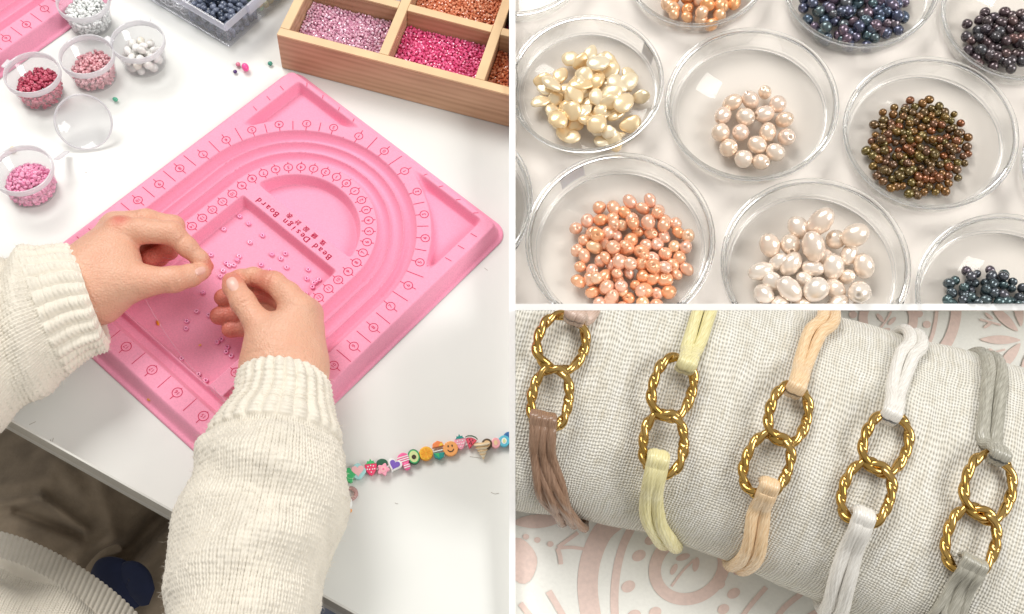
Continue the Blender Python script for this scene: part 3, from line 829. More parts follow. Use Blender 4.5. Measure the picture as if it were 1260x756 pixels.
# ================================================================== PERSON
def surface_nets(Fd, org, h):
    n0, n1, n2 = Fd.shape
    ins = Fd < 0
    cs = np.zeros((n0 - 1, n1 - 1, n2 - 1), np.int8)
    for a in (0, 1):
        for b in (0, 1):
            for c in (0, 1): cs += ins[a:n0 - 1 + a, b:n1 - 1 + b, c:n2 - 1 + c]
    act = (cs > 0) & (cs < 8)
    I = np.argwhere(act); idx = -np.ones(act.shape, np.int64); idx[act] = np.arange(len(I))
    S = np.zeros((len(I), 3)); Cn = np.zeros(len(I))
    cor = [(a, b, c) for a in (0, 1) for b in (0, 1) for c in (0, 1)]
    for p in cor:
        for ax in range(3):
            if p[ax] == 1: continue
            q = list(p); q[ax] = 1
            f0 = Fd[I[:, 0] + p[0], I[:, 1] + p[1], I[:, 2] + p[2]]; f1 = Fd[I[:, 0] + q[0], I[:, 1] + q[1], I[:, 2] + q[2]]
            cross = (f0 < 0) != (f1 < 0)
            t = np.where(cross, f0 / np.where(cross, f0 - f1, 1), 0)
            pos = np.array(p, float)[None] + np.zeros((len(I), 3)); pos[:, ax] += t
            S += pos * cross[:, None]; Cn += cross
    V = (I + S / Cn[:, None]) * h + org
    quads = []
    for ax in range(3):
        b, c = (ax + 1) % 3, (ax + 2) % 3
        A = np.take(ins, range(0, ins.shape[ax] - 1), axis=ax); B = np.take(ins, range(1, ins.shape[ax]), axis=ax)
        E_ = np.argwhere(A != B)
        E_ = E_[(E_[:, b] > 0) & (E_[:, c] > 0) & (E_[:, b] < Fd.shape[b] - 1) & (E_[:, c] < Fd.shape[c] - 1)]
        def cell(db, dc):
            q = E_.copy(); q[:, b] -= db; q[:, c] -= dc; return idx[q[:, 0], q[:, 1], q[:, 2]]
        q = np.stack([cell(1, 1), cell(0, 1), cell(0, 0), cell(1, 0)], 1)
        fl = ~A[E_[:, 0], E_[:, 1], E_[:, 2]]
        q[fl] = q[fl][:, ::-1]
        quads.append(q)
    Q = np.concatenate(quads); Q = Q[(Q >= 0).all(1)]
    return V, Q
def cone_sdf(P, a, b, ra, rb):
    a = np.array(a); b = np.array(b); ab = b - a
    t = np.clip(((P - a) @ ab) / (ab @ ab), 0, 1)
    return np.linalg.norm(P - (a + t[..., None] * ab), axis=-1) - (ra + (rb - ra) * t)
def smin(a, b, k):
    h = np.clip(.5 + .5 * (b - a) / k, 0, 1); return b + (a - b) * h - k * h * (1 - h)

def J(px, py, z, r): return (np.array(PX(px, py, z / 1000.0)), r / 1000.0)
def hand_field(spec, h=.00095):
    """spec: palm bones, fingers (lists of joints); returns mesh arrays and a blush value for each vertex"""
    allj = [j for ch in spec['palm'] + spec['fingers'] for j in ch]
    lo = np.min([p - r for p, r in allj], 0) - .008; hi = np.max([p + r for p, r in allj], 0) + .008
    n = np.ceil((hi - lo) / h).astype(int)
    ax = [lo[k] + np.arange(n[k]) * h for k in range(3)]
    G = np.stack(np.meshgrid(*ax, indexing='ij'), -1)
    palm = None
    for ch in spec['palm']:
        for (a, ra), (b, rb) in zip(ch[:-1], ch[1:]):
            d = cone_sdf(G, a, b, ra, rb); palm = d if palm is None else smin(palm, d, spec.get('kp', .010))
    body = palm; fd = None
    for ch in spec['fingers']:
        f = None
        for i, ((a, ra), (b, rb)) in enumerate(zip(ch[:-1], ch[1:])):
            d = cone_sdf(G, a, b, ra, rb); f = d if f is None else smin(f, d, .0035)
        # slight swelling at the joints
        fd = f if fd is None else smin(fd, f, .0006)
    body = smin(body, fd, .0045)
    for p, d, wdt, dep, ext in spec.get('crease', []):
        p = np.array(p); d = np.array(d); d /= np.linalg.norm(d)
        rel = G - p; t = rel @ d; body = body + 2.6 * dep * np.exp(-(t / wdt) ** 2) * np.exp(-((rel ** 2).sum(-1) / (ext * ext)))
    V, Q = surface_nets(body, lo, h)
    fl = np.full(len(V), .12)
    for ch in spec['fingers']:
        for i, (p, r) in enumerate(ch[1:]):
            wgt = (.75 if i == len(ch) - 2 else .34)
            fl = np.maximum(fl, wgt * np.exp(-(np.linalg.norm(V - p, axis=1) / (r * 1.75)) ** 2))
    for p, r, wgt in spec.get('blush', []):
        fl = np.maximum(fl, wgt * np.exp(-(np.linalg.norm(V - p, axis=1) / r) ** 2))
    return V, Q, fl
LH = dict(
    palm=[[J(60, 372, 46, 25), J(112, 352, 48, 25), J(126, 332, 50, 23)],
          [J(112, 350, 48, 24), J(148, 287, 60, 12.5)], [J(108, 340, 46, 24), J(143, 283, 46, 12)],
          [J(108, 345, 40, 20), J(141, 290, 34, 11)], [J(112, 352, 36, 18), J(140, 300, 25, 10)],
          [J(120, 360, 50, 22), J(150, 347, 56, 15.5), J(172, 346, 58, 11.5)], [J(126, 335, 54, 19), J(148, 318, 58, 13)]],
    fingers=[[J(160, 348, 56, 13.0), J(184, 346, 58, 10.4), J(214, 344, 57, 9.4), J(235, 339, 52, 8.2), J(248, 334.5, 48, 6.0), J(252.5, 333, 46.5, 4.6)],
             [J(148, 287, 60, 12.5), J(172, 284, 64, 9.6), J(212, 287, 63, 8.7), J(230, 304, 57, 7.3), J(246, 319, 50, 6.2), J(256, 328, 46, 4.4)],
             [J(143, 280, 47, 12.2), J(180, 273, 52, 9.4), J(213, 279, 47, 8.4), J(207, 308, 34, 7.4), J(184, 318, 32, 6.6)],
             [J(141, 288, 34, 11), J(178, 284, 34, 9.0), J(206, 296, 27, 8.0), J(196, 316, 22, 7.2), J(178, 322, 22, 6.6)],
             [J(140, 300, 25, 10), J(170, 302, 22, 8.0), J(188, 316, 19, 7.0), J(178, 328, 19, 6.4)]],
    blush=[(np.array(PX(147, 270, .072)), .010, .7), (np.array(PX(192, 314, .034)), .02, .9), (np.array(PX(256, 328, .046)), .009, .9)],
    crease=[(PX(214, 352, .064), PX(214, 344, .06) - PX(208, 345, .06), .0011, .00045, .008), (PX(217, 351, .064), PX(214, 344, .06) - PX(208, 345, .06), .0009, .00035, .007),
            (PX(170, 302, .07), PX(180, 284, .06) - PX(170, 292, .06), .0013, .0006, .007), (PX(222, 296, .066), PX(230, 304, .06) - PX(214, 290, .06), .0010, .0004, .007)])
RH = dict(
    palm=[[J(348, 520, 48, 26), J(347, 455, 48, 24.5), J(346, 430, 48, 24)], [J(366, 500, 46, 21), J(365, 450, 46, 21), J(368, 410, 48, 18)], [J(332, 500, 46, 20), J(331, 450, 46, 20)],
          [J(350, 430, 50, 23), J(368, 382, 60, 12)], [J(356, 430, 45, 20), J(377, 386, 47, 11)], [J(358, 432, 38, 17), J(377, 394, 36, 10)], [J(356, 436, 34, 15), J(372, 404, 28, 9)],
          [J(338, 436, 52, 20), J(329, 416, 56, 13)], [J(352, 428, 54, 18), J(356, 406, 57, 11)]],
    fingers=[[J(334, 420, 55, 14), J(316, 396, 59, 9.8), J(299, 371.5, 60, 8.9), J(288, 353, 56, 8.0), J(284.5, 346, 53.5, 6.6)],
             [J(368, 382, 60, 11.5), J(354, 363, 61, 9.4), J(337, 348, 58, 8.2), J(312, 341, 51, 7.0), J(296, 342, 47, 6.1), J(286, 343, 45.5, 5.0)],
             [J(377, 386, 47, 11), J(354, 371, 46, 9.0), J(333, 360, 42, 7.8), J(298, 363, 36, 7.0), J(277, 366, 33, 6.4), J(273, 366.5, 33, 5.8)],
             [J(377, 394, 36, 10), J(352, 382, 34, 8.8), J(328, 377, 31, 7.8), J(293, 386, 28, 7.0), J(271, 388.5, 26, 6.5), J(268.5, 389, 26, 6.0)],
             [J(372, 404, 28, 9), J(346, 398, 27, 7.6), J(324, 399, 25, 6.8), J(300, 404, 23, 6.2), J(284, 405.5, 22, 5.8), J(282, 405.5, 22, 5.4)]],
    blush=[(np.array(PX(286, 346, .06)), .012, .7), (np.array(PX(272, 386, .03)), .030, .95), (np.array(PX(345, 390, .05)), .010, .9), (np.array(PX(326, 344, .06)), .018, .55), (np.array(PX(320, 362, .05)), .014, .8)],
    crease=[(PX(299, 372, .069), PX(299, 371, .06) - PX(288, 353, .056), .0010, .0006, .007), (PX(302, 376, .069), PX(299, 371, .06) - PX(288, 353, .056), .0010, .0006, .007), (PX(296, 368, .069), PX(299, 371, .06) - PX(288, 353, .056), .0009, .0004, .006),
            (PX(333, 348, .062), PX(337, 348, .058) - PX(312, 341, .051), .0011, .0006, .007), (PX(309, 345, .055), PX(337, 348, .058) - PX(312, 341, .051), .0010, .0005, .006),
            (PX(348, 388, .06), PX(340, 394, .06) - PX(348, 382, .06), .0012, .0007, .009), (PX(313, 434, .07), PX(313, 440, .06) - PX(315, 425, .06), .0010, .0004, .010), (PX(317, 445, .07), PX(313, 440, .06) - PX(315, 425, .06), .0010, .0004, .012)])
person = empty('person', 'person in a cream knitted sweater and brown trousers threading a bead with both hands', 'person', loc=tuple(PX(60, 800, -.15)))
ploc = np.array(person.location)
# arms and body as one surface: both hands, forearms, upper arms, trunk (the trunk sits outside the frame)
Vs, Qs, Fs = [], [], []; off = 0
for spec in (LH, RH):
    V, Q, fl_ = hand_field(spec); Vs.append(V); Qs.append(Q + off); Fs.append(fl_); off += len(V)
V = np.concatenate(Vs) - ploc; Q = np.concatenate(Qs); fl_ = np.concatenate(Fs)
me = bpy.data.meshes.new('body'); me.from_pydata(V.tolist(), [], Q.tolist()); me.polygons.foreach_set('use_smooth', [True] * len(me.polygons))
bm = bmesh.new(); bm.from_mesh(me)
for _ in range(2): bmesh.ops.smooth_vert(bm, verts=bm.verts, factor=.5, use_axis_x=True, use_axis_y=True, use_axis_z=True)
bm.to_mesh(me); bm.free()
me.attributes.new('flush', 'FLOAT', 'POINT').data.foreach_set('value', fl_)
body = link('body', me, M['skin'], person)
# finger nails: small curved plates lying on the finger ends
bvh = BVHTree.FromPolygons([Vector(v) + person.location for v in V.tolist()], Q.tolist())
def nail(px, py, ang, wid, lng, m=11):
    g = np.zeros((m, m, 3)); ca, sa = math.cos(ang), math.sin(ang)
    for i, a in enumerate(np.linspace(-1, 1, m)):
        for j, b in enumerate(np.linspace(-1, 1, m)):
            x = a * math.sqrt(max(0, 1 - .42 * b * b)); y = b * math.sqrt(max(0, 1 - .42 * a * a))
            qx = px + wid * x * ca - lng * y * sa; qy = py + wid * x * sa + lng * y * ca
            hit, nn, _, dist = bvh.ray_cast(CAMP, ray(qx, qy).normalized())
            if hit is None: hit, nn, _, dist = bvh.find_nearest(PX(qx, qy, .055))
            edge = max(abs(a), abs(b)) ** 4
            g[i, j] = np.array(hit + nn * (.0006 - .0007 * edge)) - ploc
    me = grid_mesh('fingernail', g); return link('fingernail', me, M['nail'], body)
nail(286, 349.5, -.42, 7.4, 9.0)
nail(246.5, 333.5, 1.2, 5.0, 7.0)

# --- knitted sleeves: stations of left and right outline pixels
def sleeve(name, st, zc, rz, rows_cuff, rows_body, cols, ribs, label=None, sub=5, fold=None, amp=.0012, subx=6, phase0=0.0, squash_end=None):
    """st: list of (leftpx, rightpx, z_centre, z_radius) from the cuff end back"""
    st = [(a, b, z, r) for a, b, z, r in st]
    C = []; W = []; RZ = []
    for a, b, z, r in st:
        A, B = np.array(PX(*a, z)), np.array(PX(*b, z)); C.append((A + B) / 2); W.append((B - A) / 2 * (1 - .0036 / np.linalg.norm(B - A) * 2)); RZ.append(r)
    n_rows = (rows_cuff + rows_body) * sub
    key = np.hstack([np.array(C), np.array(W), np.array(RZ)[:, None]])
    K = spline(key, n_rows)
    Cn, Wn, Rn = K[:, :3], K[:, 3:6], K[:, 6]
    T = np.gradient(Cn, axis=0); T /= np.linalg.norm(T, axis=1)[:, None]
    wl_ = np.linalg.norm(Wn, axis=1); Wd = Wn / wl_[:, None]
    Nd = np.cross(T, Wd); Nd /= np.linalg.norm(Nd, axis=1)[:, None]
    sgn = np.sign(Nd[:, 2:3]); Nd *= sgn
    m = cols * subx
    th = np.linspace(0, 2 * PI, m, endpoint=False)
    row = np.arange(n_rows) / sub
    rr, tt = np.meshgrid(row, th, indexing='ij')
    rv = NR.uniform(-1, 1, 400)
    base = Cn[:, None] + (np.cos(tt)[..., None] * Wn[:, None]) + np.sin(tt)[..., None] * (Nd * Rn[:, None])[:, None]
    nrm = np.cos(tt)[..., None] * Wd[:, None] * Rn[:, None, None] + np.sin(tt)[..., None] * Nd[:, None] * wl_[:, None, None]
    nrm /= np.linalg.norm(nrm, axis=-1)[..., None]
    cuff = 1 - sstep(rows_cuff - .6, rows_cuff + .6, rr)
    x = tt / (2 * PI) * cols; 
    # hand-made unevenness
    wob = .22 * np.sin(.35 * rr + 1.7 * np.sin(.9 * tt)) + .15 * np.sin(rr * .9 + 3 * tt)
    yy = rr + wob
    fx = x - np.floor(x)
    leg = np.abs(np.sin(2 * PI * fx)) ** .7
    vv = yy + 1.1 * np.abs(fx - .5)
    hb = leg * (.68 + .32 * np.cos(2 * PI * vv)) - .45 * np.exp(-((fx - .5) / .12) ** 2) * (.8 + .5 * np.cos(2 * PI * (yy + .35))) - .85 * np.exp(-((np.minimum(fx, 1 - fx)) / .11) ** 2)
    # uneven stitches
    ci = np.floor(x).astype(int); ri = np.floor(yy).astype(int)
    hb = hb * (1 + .35 * rv[(ci * 7 + ri * 13) % 400]) + .25 * rv[(ci * 31 + ri * 17) % 400]
    xr = tt / (2 * PI) * ribs; fr = xr - np.floor(xr)
    ribp = np.abs(np.sin(PI * fr)) ** .8
    hc = 2.1 * ribp + .75 * leg2(fr, yy) * ribp + .3 * rv[(np.floor(xr).astype(int) * 7 + ri * 13) % 400]
    hgt = (hb * (1 - cuff) + (hc - 1.0) * cuff) * amp
    if fold is not None: hgt = hgt + fold(rr, tt)
    # soft wrinkles
    hgt = hgt + .0016 * np.sin(.23 * rr + 2.2 * np.sin(tt + .5)) * (1 - cuff)
    # rolled cuff lip
    lip = np.exp(-(rr / 1.2) ** 2); base = base - nrm * (lip * .0035)[..., None]
    Pn = base + nrm * hgt[..., None] - ploc
    # turn inside at the cuff
    inner = [Pn[0] * 1.0]
    for q, dpt in ((.0022, .0005), (.0032, .006), (.0034, .016)):
        inner.append(base[0] - ploc - nrm[0] * q + T[0] * dpt)
    Pn = np.concatenate([np.array(inner[1:][::-1]), Pn], 0)
    me = grid_mesh(name, Pn, close_u=True)
    bm = bmesh.new(); bm.from_mesh(me); bmesh.ops.recalc_face_normals(bm, faces=bm.faces); bm.to_mesh(me); bm.free()
    return me
def leg2(fr, y):
    return .5 + .5 * np.cos(2 * PI * (y + .8 * np.abs(fr - .5)))
# right arm, from the cuff down towards the picture's lower edge
def foldR(rr, tt):
    top_ = np.clip(np.sin(tt), 0, 1)
    f = .0055 * np.exp(-((rr - 26 - 5 * np.cos(tt)) / 3.4) ** 2) - .0045 * np.exp(-((rr - 33 - 6 * np.cos(tt)) / 3.6) ** 2) + .006 * np.exp(-((rr - 43 + 7 * np.cos(tt)) / 4.5) ** 2) - .004 * np.exp(-((rr - 51 + 5 * np.cos(tt)) / 4) ** 2)
    f += .003 * np.exp(-((rr - 20.5) / 2.2) ** 2) * np.sin(tt * 5 + 1) - .0030 * np.exp(-((rr - 17.6) / 1.3) ** 2)
    return f * (.35 + .65 * top_)
stR = [((290, 455), (408, 463), .050, .031), ((287, 470), (412, 480), .050, .033), ((284, 488), (414, 497), .050, .034), ((268, 512), (419, 520), .050, .038), ((246, 545), (427, 550), .052, .043), ((228, 588), (430, 594), .054, .047),
       ((213, 635), (426, 640), .056, .050), ((203, 690), (415, 694), .058, .052), ((198, 750), (398, 754), .060, .053), ((196, 830), (380, 836), .062, .053), ((196, 930), (370, 936), .066, .053), ((200, 1060), (375, 1066), .075, .055)]
sw = sleeve('sleeve', stR, 0, 0, 17, 78, 74, 26, fold=foldR, amp=.00135)
sl = link('sleeve', sw, M['knit'], person)
stL = [((97, 305), (134, 424), .050, .031), ((84, 304), (128, 431), .050, .032), ((66, 306), (112, 436), .050, .034), ((46, 310), (93, 448), .050, .037), ((22, 315), (66, 470), .050, .041), ((-4, 320), (26, 500), .050, .045), ((-36, 330), (-10, 530), .052, .047), ((-90, 350), (-60, 570), .055, .050), ((-170, 400), (-120, 640), .06, .052)]
def foldL(rr, tt):
    return .004 * np.exp(-((rr - 15 - 3 * np.cos(tt)) / 2.6) ** 2) - .004 * np.exp(-((rr - 20 - 4 * np.cos(tt)) / 2.8) ** 2) + .0045 * np.exp(-((rr - 28 + 3 * np.cos(tt)) / 3.5) ** 2) + .003 * np.exp(-((tt % (2 * PI) - .35) / .16) ** 2) * np.exp(-((rr - 5) / 5) ** 2)
sw2 = sleeve('sleeve', stL, 0, 0, 12, 42, 70, 26, fold=foldL, amp=.00135)
link('sleeve', sw2, M['knit'], person)

# loose wool fuzz standing off the knit
def fuzz(src, n, seed, ln=.0045):
    r = np.random.RandomState(seed); V = np.empty(len(src.vertices) * 3, np.float32); src.vertices.foreach_get('co', V); V = V.reshape(-1, 3)
    Nn = np.empty(len(src.vertices) * 3, np.float32); src.vertex_normals.foreach_get('vector', Nn); Nn = Nn.reshape(-1, 3)
    k = r.choice(len(V), n, replace=False); P0 = V[k]; N0 = Nn[k] * .6 + r.normal(0, .55, (n, 3)); L_ = r.uniform(.4, 1.0, (n, 1)) * ln
    P1 = P0 + N0 * L_ * .55; P2 = P1 + (N0 * .5 + r.normal(0, .6, (n, 3))) * L_ * .6
    W_ = r.normal(0, 1, (n, 3)); W_ = W_ / np.linalg.norm(W_, axis=1)[:, None] * .00009
    VV = np.stack([P0 - W_, P0 + W_, P1 + W_ * .8, P1 - W_ * .8, P2], 1).reshape(-1, 3)
    b_ = np.arange(n) * 5; fc = [(i, i + 1, i + 2, i + 3) for i in b_] + [(i + 3, i + 2, i + 4) for i in b_]
    return pyd('wool_fuzz', VV, fc, smooth=False)
for src, n, sd in ((sw, 9000, 3), (sw2, 5000, 4)):
    o = link('wool_fuzz', fuzz(src, n, sd), M['knit'], person); o['kind'] = 'stuff'

# --- sweater front with its ribbed hem, over the lap
def knit_sheet(rows):
    """rows: list of polylines of (px, py, z) from the hem edge inwards"""
    n, m = 84 * 5, 58 * 6
    keyed = np.stack([spline([list(PX(x, y, z)) for x, y, z in r], m) for r in rows], 0)
    G = np.stack([spline(keyed[:, j], n) for j in range(m)], 1)
    du = np.gradient(G, axis=1); dv_ = np.gradient(G, axis=0); nr = np.cross(du, dv_); nr /= np.linalg.norm(nr, axis=-1)[..., None]
    if nr[..., 2].mean() < 0: nr = -nr
    rr, xx = np.meshgrid(np.arange(n) / 5, np.arange(m) / 6, indexing='ij')
    band = 1 - sstep(13, 14, rr)
    fx = xx - np.floor(xx); leg = np.abs(np.sin(2 * PI * fx)) ** .7
    yy = rr + .2 * np.sin(.3 * xx)
    hb = leg * (.55 + .45 * np.cos(2 * PI * (yy + 1.1 * np.abs(fx - .5)))) - .9 * np.exp(-((fx - .5) / .13) ** 2) * (.5 + .5 * np.cos(2 * PI * (yy + .35)))
    rv = NR.uniform(-1, 1, 400); hb = hb * (1 + .3 * rv[(np.floor(xx).astype(int) * 7 + np.floor(yy).astype(int) * 13) % 400])
    hc = 1.9 * np.abs(np.sin(PI * fx)) ** .8 - 1
    h = (hc * .55 * band + hb * 1.3 * (1 - band)) * .0012
    h += (1 - band) * (.006 * np.sin(.16 * rr + .11 * xx) + .004 * np.sin(.3 * xx - .1 * rr))
    return grid_mesh('sweater_front', G + nr * h[..., None] - ploc)
hem = knit_sheet([[(-90, 640, -.10), (0, 654, -.085), (60, 676, -.08), (120, 712, -.08), (172, 758, -.085), (225, 830, -.10)],
                  [(-110, 690, -.07), (-10, 696, -.06), (45, 716, -.055), (100, 750, -.055), (148, 796, -.06), (200, 870, -.075)],
                  [(-140, 770, -.02), (-45, 772, -.01), (8, 795, -.005), (60, 830, -.005), (105, 880, -.01), (150, 950, -.03)],
                  [(-180, 880, .03), (-90, 880, .04), (-40, 905, .045), (0, 950, .045), (50, 1000, .04), (100, 1060, .02)]])
link('sweater_front', hem, M['knit'], person)
# --- lap: trousers with folds
nx, ny = 150, 130
G = np.zeros((ny, nx, 3))
xs_, ys_ = np.linspace(-160, 340, nx), np.linspace(430, 930, ny)
Xp, Yp = np.meshgrid(xs_, ys_)
def seg_d(x, y, a, b):
    a = np.array(a, float); b = np.array(b, float); ab = b - a; t = np.clip(((x - a[0]) * ab[0] + (y - a[1]) * ab[1]) / (ab @ ab), 0, 1)
    return np.hypot(x - a[0] - t * ab[0], y - a[1] - t * ab[1])
Zp = np.full_like(Xp, -.20)
Zp += .055 * np.exp(-(seg_d(Xp, Yp, (-60, 720), (120, 560)) / 85) ** 2)
Zp += .045 * np.exp(-(seg_d(Xp, Yp, (150, 800), (260, 640)) / 45) ** 2)
Zp -= .040 * np.exp(-(seg_d(Xp, Yp, (150, 690), (205, 635)) / 16) ** 2)
for a, b, w_, h_ in [((-10, 622), (50, 612), 7, .010), ((50, 612), (105, 652), 6, .009), ((-10, 600), (60, 590), 10, .006), ((95, 690), (140, 660), 8, .012), ((20, 640), (95, 668), 10, .006), ((120, 580), (145, 680), 12, .006), ((60, 560), (110, 620), 14, .005), ((170, 700), (205, 660), 8, .007)]:
    Zp += h_ * np.exp(-(seg_d(Xp, Yp, a, b) / w_) ** 2)
Zp -= .008 * np.exp(-(seg_d(Xp, Yp, (20, 630), (98, 658)) / 5) ** 2) + .010 * np.exp(-(seg_d(Xp, Yp, (100, 706), (150, 674)) / 5) ** 2)
for i in range(ny):
    for j in range(nx): G[i, j] = np.array(PX(Xp[i, j], Yp[i, j], Zp[i, j])) - ploc
tr = grid_mesh('trousers', G); orient_up(tr)
link('trousers', tr, M['trousers'], person)
# rolled pocket edge and the navy lining that shows beside it
link('pocket_edge', tube('pocket_edge', [np.array(PX(x, y, z)) - ploc for x, y, z in [(104, 712, -.140), (116, 694, -.132), (130, 681, -.132), (146, 674, -.140)]], .0042, 10, n=24, flat=.7), M['trousers'], person)
for pts3 in ([(112, 716, -.138), (126, 704, -.128), (142, 706, -.128), (156, 722, -.134), (168, 748, -.14)], [(150, 726, -.137), (160, 708, -.127), (170, 716, -.128), (178, 745, -.138)]):
    link('pocket_lining', tube('pocket_lining', [np.array(PX(*p)) - ploc for p in pts3], np.interp(np.linspace(0, 4, 40), range(5), [.004, .011, .013, .012, .004]), 20, n=40, flat=.4), M['navy'], person)

# --- the nylon thread between the hands
th = empty('thread', 'fine clear nylon thread held between the two hands above the board', 'thread', loc=tuple(PX(258, 330, .046)))
tl = np.array(th.location)
for pts3 in ([(236, 326, 50), (250, 326.5, 49), (257, 328.5, 47), (268, 338, 46), (276, 345, 46), (284, 346, 47)],
             [(200, 317, 40), (222, 321, 46), (246, 327, 48)],
             [(176, 362, 42), (190, 388, 30), (214, 425, 18), (244, 462, 12), (262, 482, 13), (275, 494, 16), (292, 500, 19)],
             [(262, 474, 13), (268, 484, 20), (283, 490, 20), (296, 478, 24)]):
    link('strand', tube('strand', [np.array(PX(x, y, z / 1000)) - tl for x, y, z in pts3], .00011, 6, n=60), M['thread'], th)
tb_ = link('seed_bead', seed_me); tb_.matrix_basis = Matrix.Translation(PX(279, 343.5, .046)) @ Matrix.Rotation(1.2, 4, 'X'); tag(tb_, 'pink seed bead on the thread between the fingertips', 'bead')

# ================================================================== BEAD BRACELET ON THE DESK
bx0 = PX(430, 585, 0)
brc = empty('clay_bead_bracelet', 'string of colourful polymer clay fruit beads with a shell, lying on the desk', 'bracelet', loc=(bx0.x, bx0.y, .0006))
bl = np.array(brc.location)
def flatmat(name, c, rough=.45): return mat(name, c, rough, coat=.15)
CM = {k: flatmat('clay_' + k, v) for k, v in dict(green=(.05, .48, .16), mint=(.38, .70, .70), blush=(.90, .50, .52), red=(.85, .05, .16), white=(.88, .88, .86), dkgreen=(.02, .12, .06), rose=(.92, .38, .50), purple=(.20, .10, .50),
      hot=(.90, .14, .36), avo=(.70, .78, .36), pit=(.05, .025, .01), orange=(.92, .38, .02), yellow=(.95, .62, .05), teal=(.01, .30, .27), coral=(.92, .26, .08), peach=(.92, .40, .12), black=(.01, .01, .01), melon=(.78, .09, .15),
      sand=(.80, .55, .27), shell=(.88, .76, .58), brown=(.09, .05, .02), pinkb=(.88, .42, .45), blue=(.10, .50, .66), dblue=(.02, .14, .36)).items()}
def zpix(x, y): return 420 + x / 6.0, 520 + y / 6.0
def clay(x, y, outline, col, decs=(), thick=.0042, tilt=.55, name='clay_bead', spin=0.0, zc=.0062, scale=1.0):
    """a thick coin of clay facing up and towards the near side; decorations are raised plates on its face"""
    px, py = zpix(x, y); c = PX(px, py, zc)
    toc = (CAMP - c).normalized(); n = (toc * (1 - tilt) + Vector((0, 0, 1)) * tilt).normalized()
    upv = RW @ Vector((0, 1, 0)); upv = (upv - n * upv.dot(n)).normalized(); sx = upv.cross(n)
    m4 = Matrix.Translation(c - Vector(bl)) @ Matrix((sx, upv, n)).transposed().to_4x4() @ Matrix.Rotation(spin, 4, 'Z')
    k = .001 * scale
    o = link(name, prism(name, [(a * k, b * k) for a, b in outline], thick, bevel=.0006, z0=-thick), CM[col], brc, mw=m4)
    for i, (ol, cc, h) in enumerate(decs):
        link('inlay', prism('inlay', [(a * k, b * k) for a, b in ol], .00025 + h * .0002, z0=-.00005), CM[cc], o)
    return o
def heart(s, cx=0, cy=0, n=28):
    return [(cx + s * .062 * 16 * math.sin(t) ** 3, cy + s * .062 * (13 * math.cos(t) - 5 * math.cos(2 * t) - 2 * math.cos(3 * t) - math.cos(4 * t))) for t in np.linspace(0, 2 * PI, n, endpoint=False)][::-1]
def ell(a, b, cx=0, cy=0, n=24): return [(cx + a * math.cos(t), cy + b * math.sin(t)) for t in np.linspace(0, 2 * PI, n, endpoint=False)]
def flower(r, k=5, amp=.22, cx=0, cy=0): return [(cx + r * (1 + amp * math.cos(k * t)) * math.cos(t), cy + r * (1 + amp * math.cos(k * t)) * math.sin(t)) for t in np.linspace(0, 2 * PI, 40, endpoint=False)]
berry = [(0, -5.4), (1.8, -4.4), (3.6, -1.6), (4.6, 1.4), (4.2, 3.4), (2.2, 4.4), (0, 4.3), (-2.2, 4.4), (-4.2, 3.4), (-4.6, 1.4), (-3.6, -1.6), (-1.8, -4.4)]
leaf5 = [(0, 3.2), (-1.8, 3.4), (-3.6, 2.9), (-2.6, 4.2), (-2.2, 5.6), (-.8, 5.2), (0, 7.2), (1.0, 5.2), (2.6, 5.4), (2.6, 4.2), (3.8, 3.0), (1.8, 3.4)][::-1]
seeds = lambda: [(circle_pts(.5, 8, x, y), 'white', 2) for x, y in ((0, 2), (-2, 1.4), (2, 1.4), (-1, -.8), (1.2, -.9), (0, -3), (-2.6, -.6), (2.7, -.8))]
clay(48, 392, flower(5.2, 5, .15), 'green', spin=.2)
clay(122, 360, flower(5.6, 4, .08), 'mint', [(heart(4.6, 0, .6), 'blush', 1)], spin=.1)
clay(218, 338, berry, 'red', seeds() + [(leaf5, 'green', 1)], spin=.1)
clay(300, 300, ell(4.2, 3.4), 'dkgreen', zc=.0042)
clay(310, 345, flower(4.0, 5, .2), 'rose', [(circle_pts(2.1, 14), 'blush', 1), (circle_pts(.8, 8), 'hot', 3)], zc=.008)
clay(393, 312, heart(5.6), 'white', [(heart(3.9, 0, .1), 'purple', 1)], spin=-.35)
clay(458, 270, ell(4.6, 4.8), 'hot', [([(-4.3, y - .35), (4.3, y - .35), (4.3, y + .35), (-4.3, y + .35)], 'white', 1) for y in (-1.6, 0, 1.6)], spin=.3)
clay(485, 322, ell(2.6, 2.8), 'hot', [([(-2.3, y - .35), (2.3, y - .35), (2.3, y + .35), (-2.3, y + .35)], 'white', 1) for y in (-.8, .8)], zc=.006, spin=.3)
clay(535, 252, ell(4.6, 5.8), 'dkgreen', [(ell(4.1, 5.2), 'green', 0), (ell(3.4, 4.4), 'avo', 1), (circle_pts(1.7, 14, 0, -.4), 'pit', 3)], spin=.25)
wedges = [([(.5 * math.cos(a), .5 * math.sin(a)), (4.0 * math.cos(a - .3), 4.0 * math.sin(a - .3)), (4.2 * math.cos(a), 4.2 * math.sin(a)), (4.0 * math.cos(a + .3), 4.0 * math.sin(a + .3))], 'orange', 2) for a in np.arange(0, 6.2, PI / 4)]
clay(625, 228, circle_pts(5.3, 28), 'orange', [(circle_pts(4.7, 26), 'yellow', 0)] + wedges)
clay(715, 180, [(-4.5, 0), (-3.6, 3.2), (0, 4.8), (3.6, 3.2), (4.5, 0)][::-1], 'coral', [([(0.6, .4), (4.0, .5), (2.8, 3.0)], 'yellow', 1)], spin=.2)
clay(722, 232, [(-4.2, 1), (4.2, 1), (3.4, -2.4), (0, -4.2), (-3.4, -2.4)][::-1], 'teal', [([(-3.6, .6), (0, .6), (0, -3.2)], 'green', 1)], spin=.1)
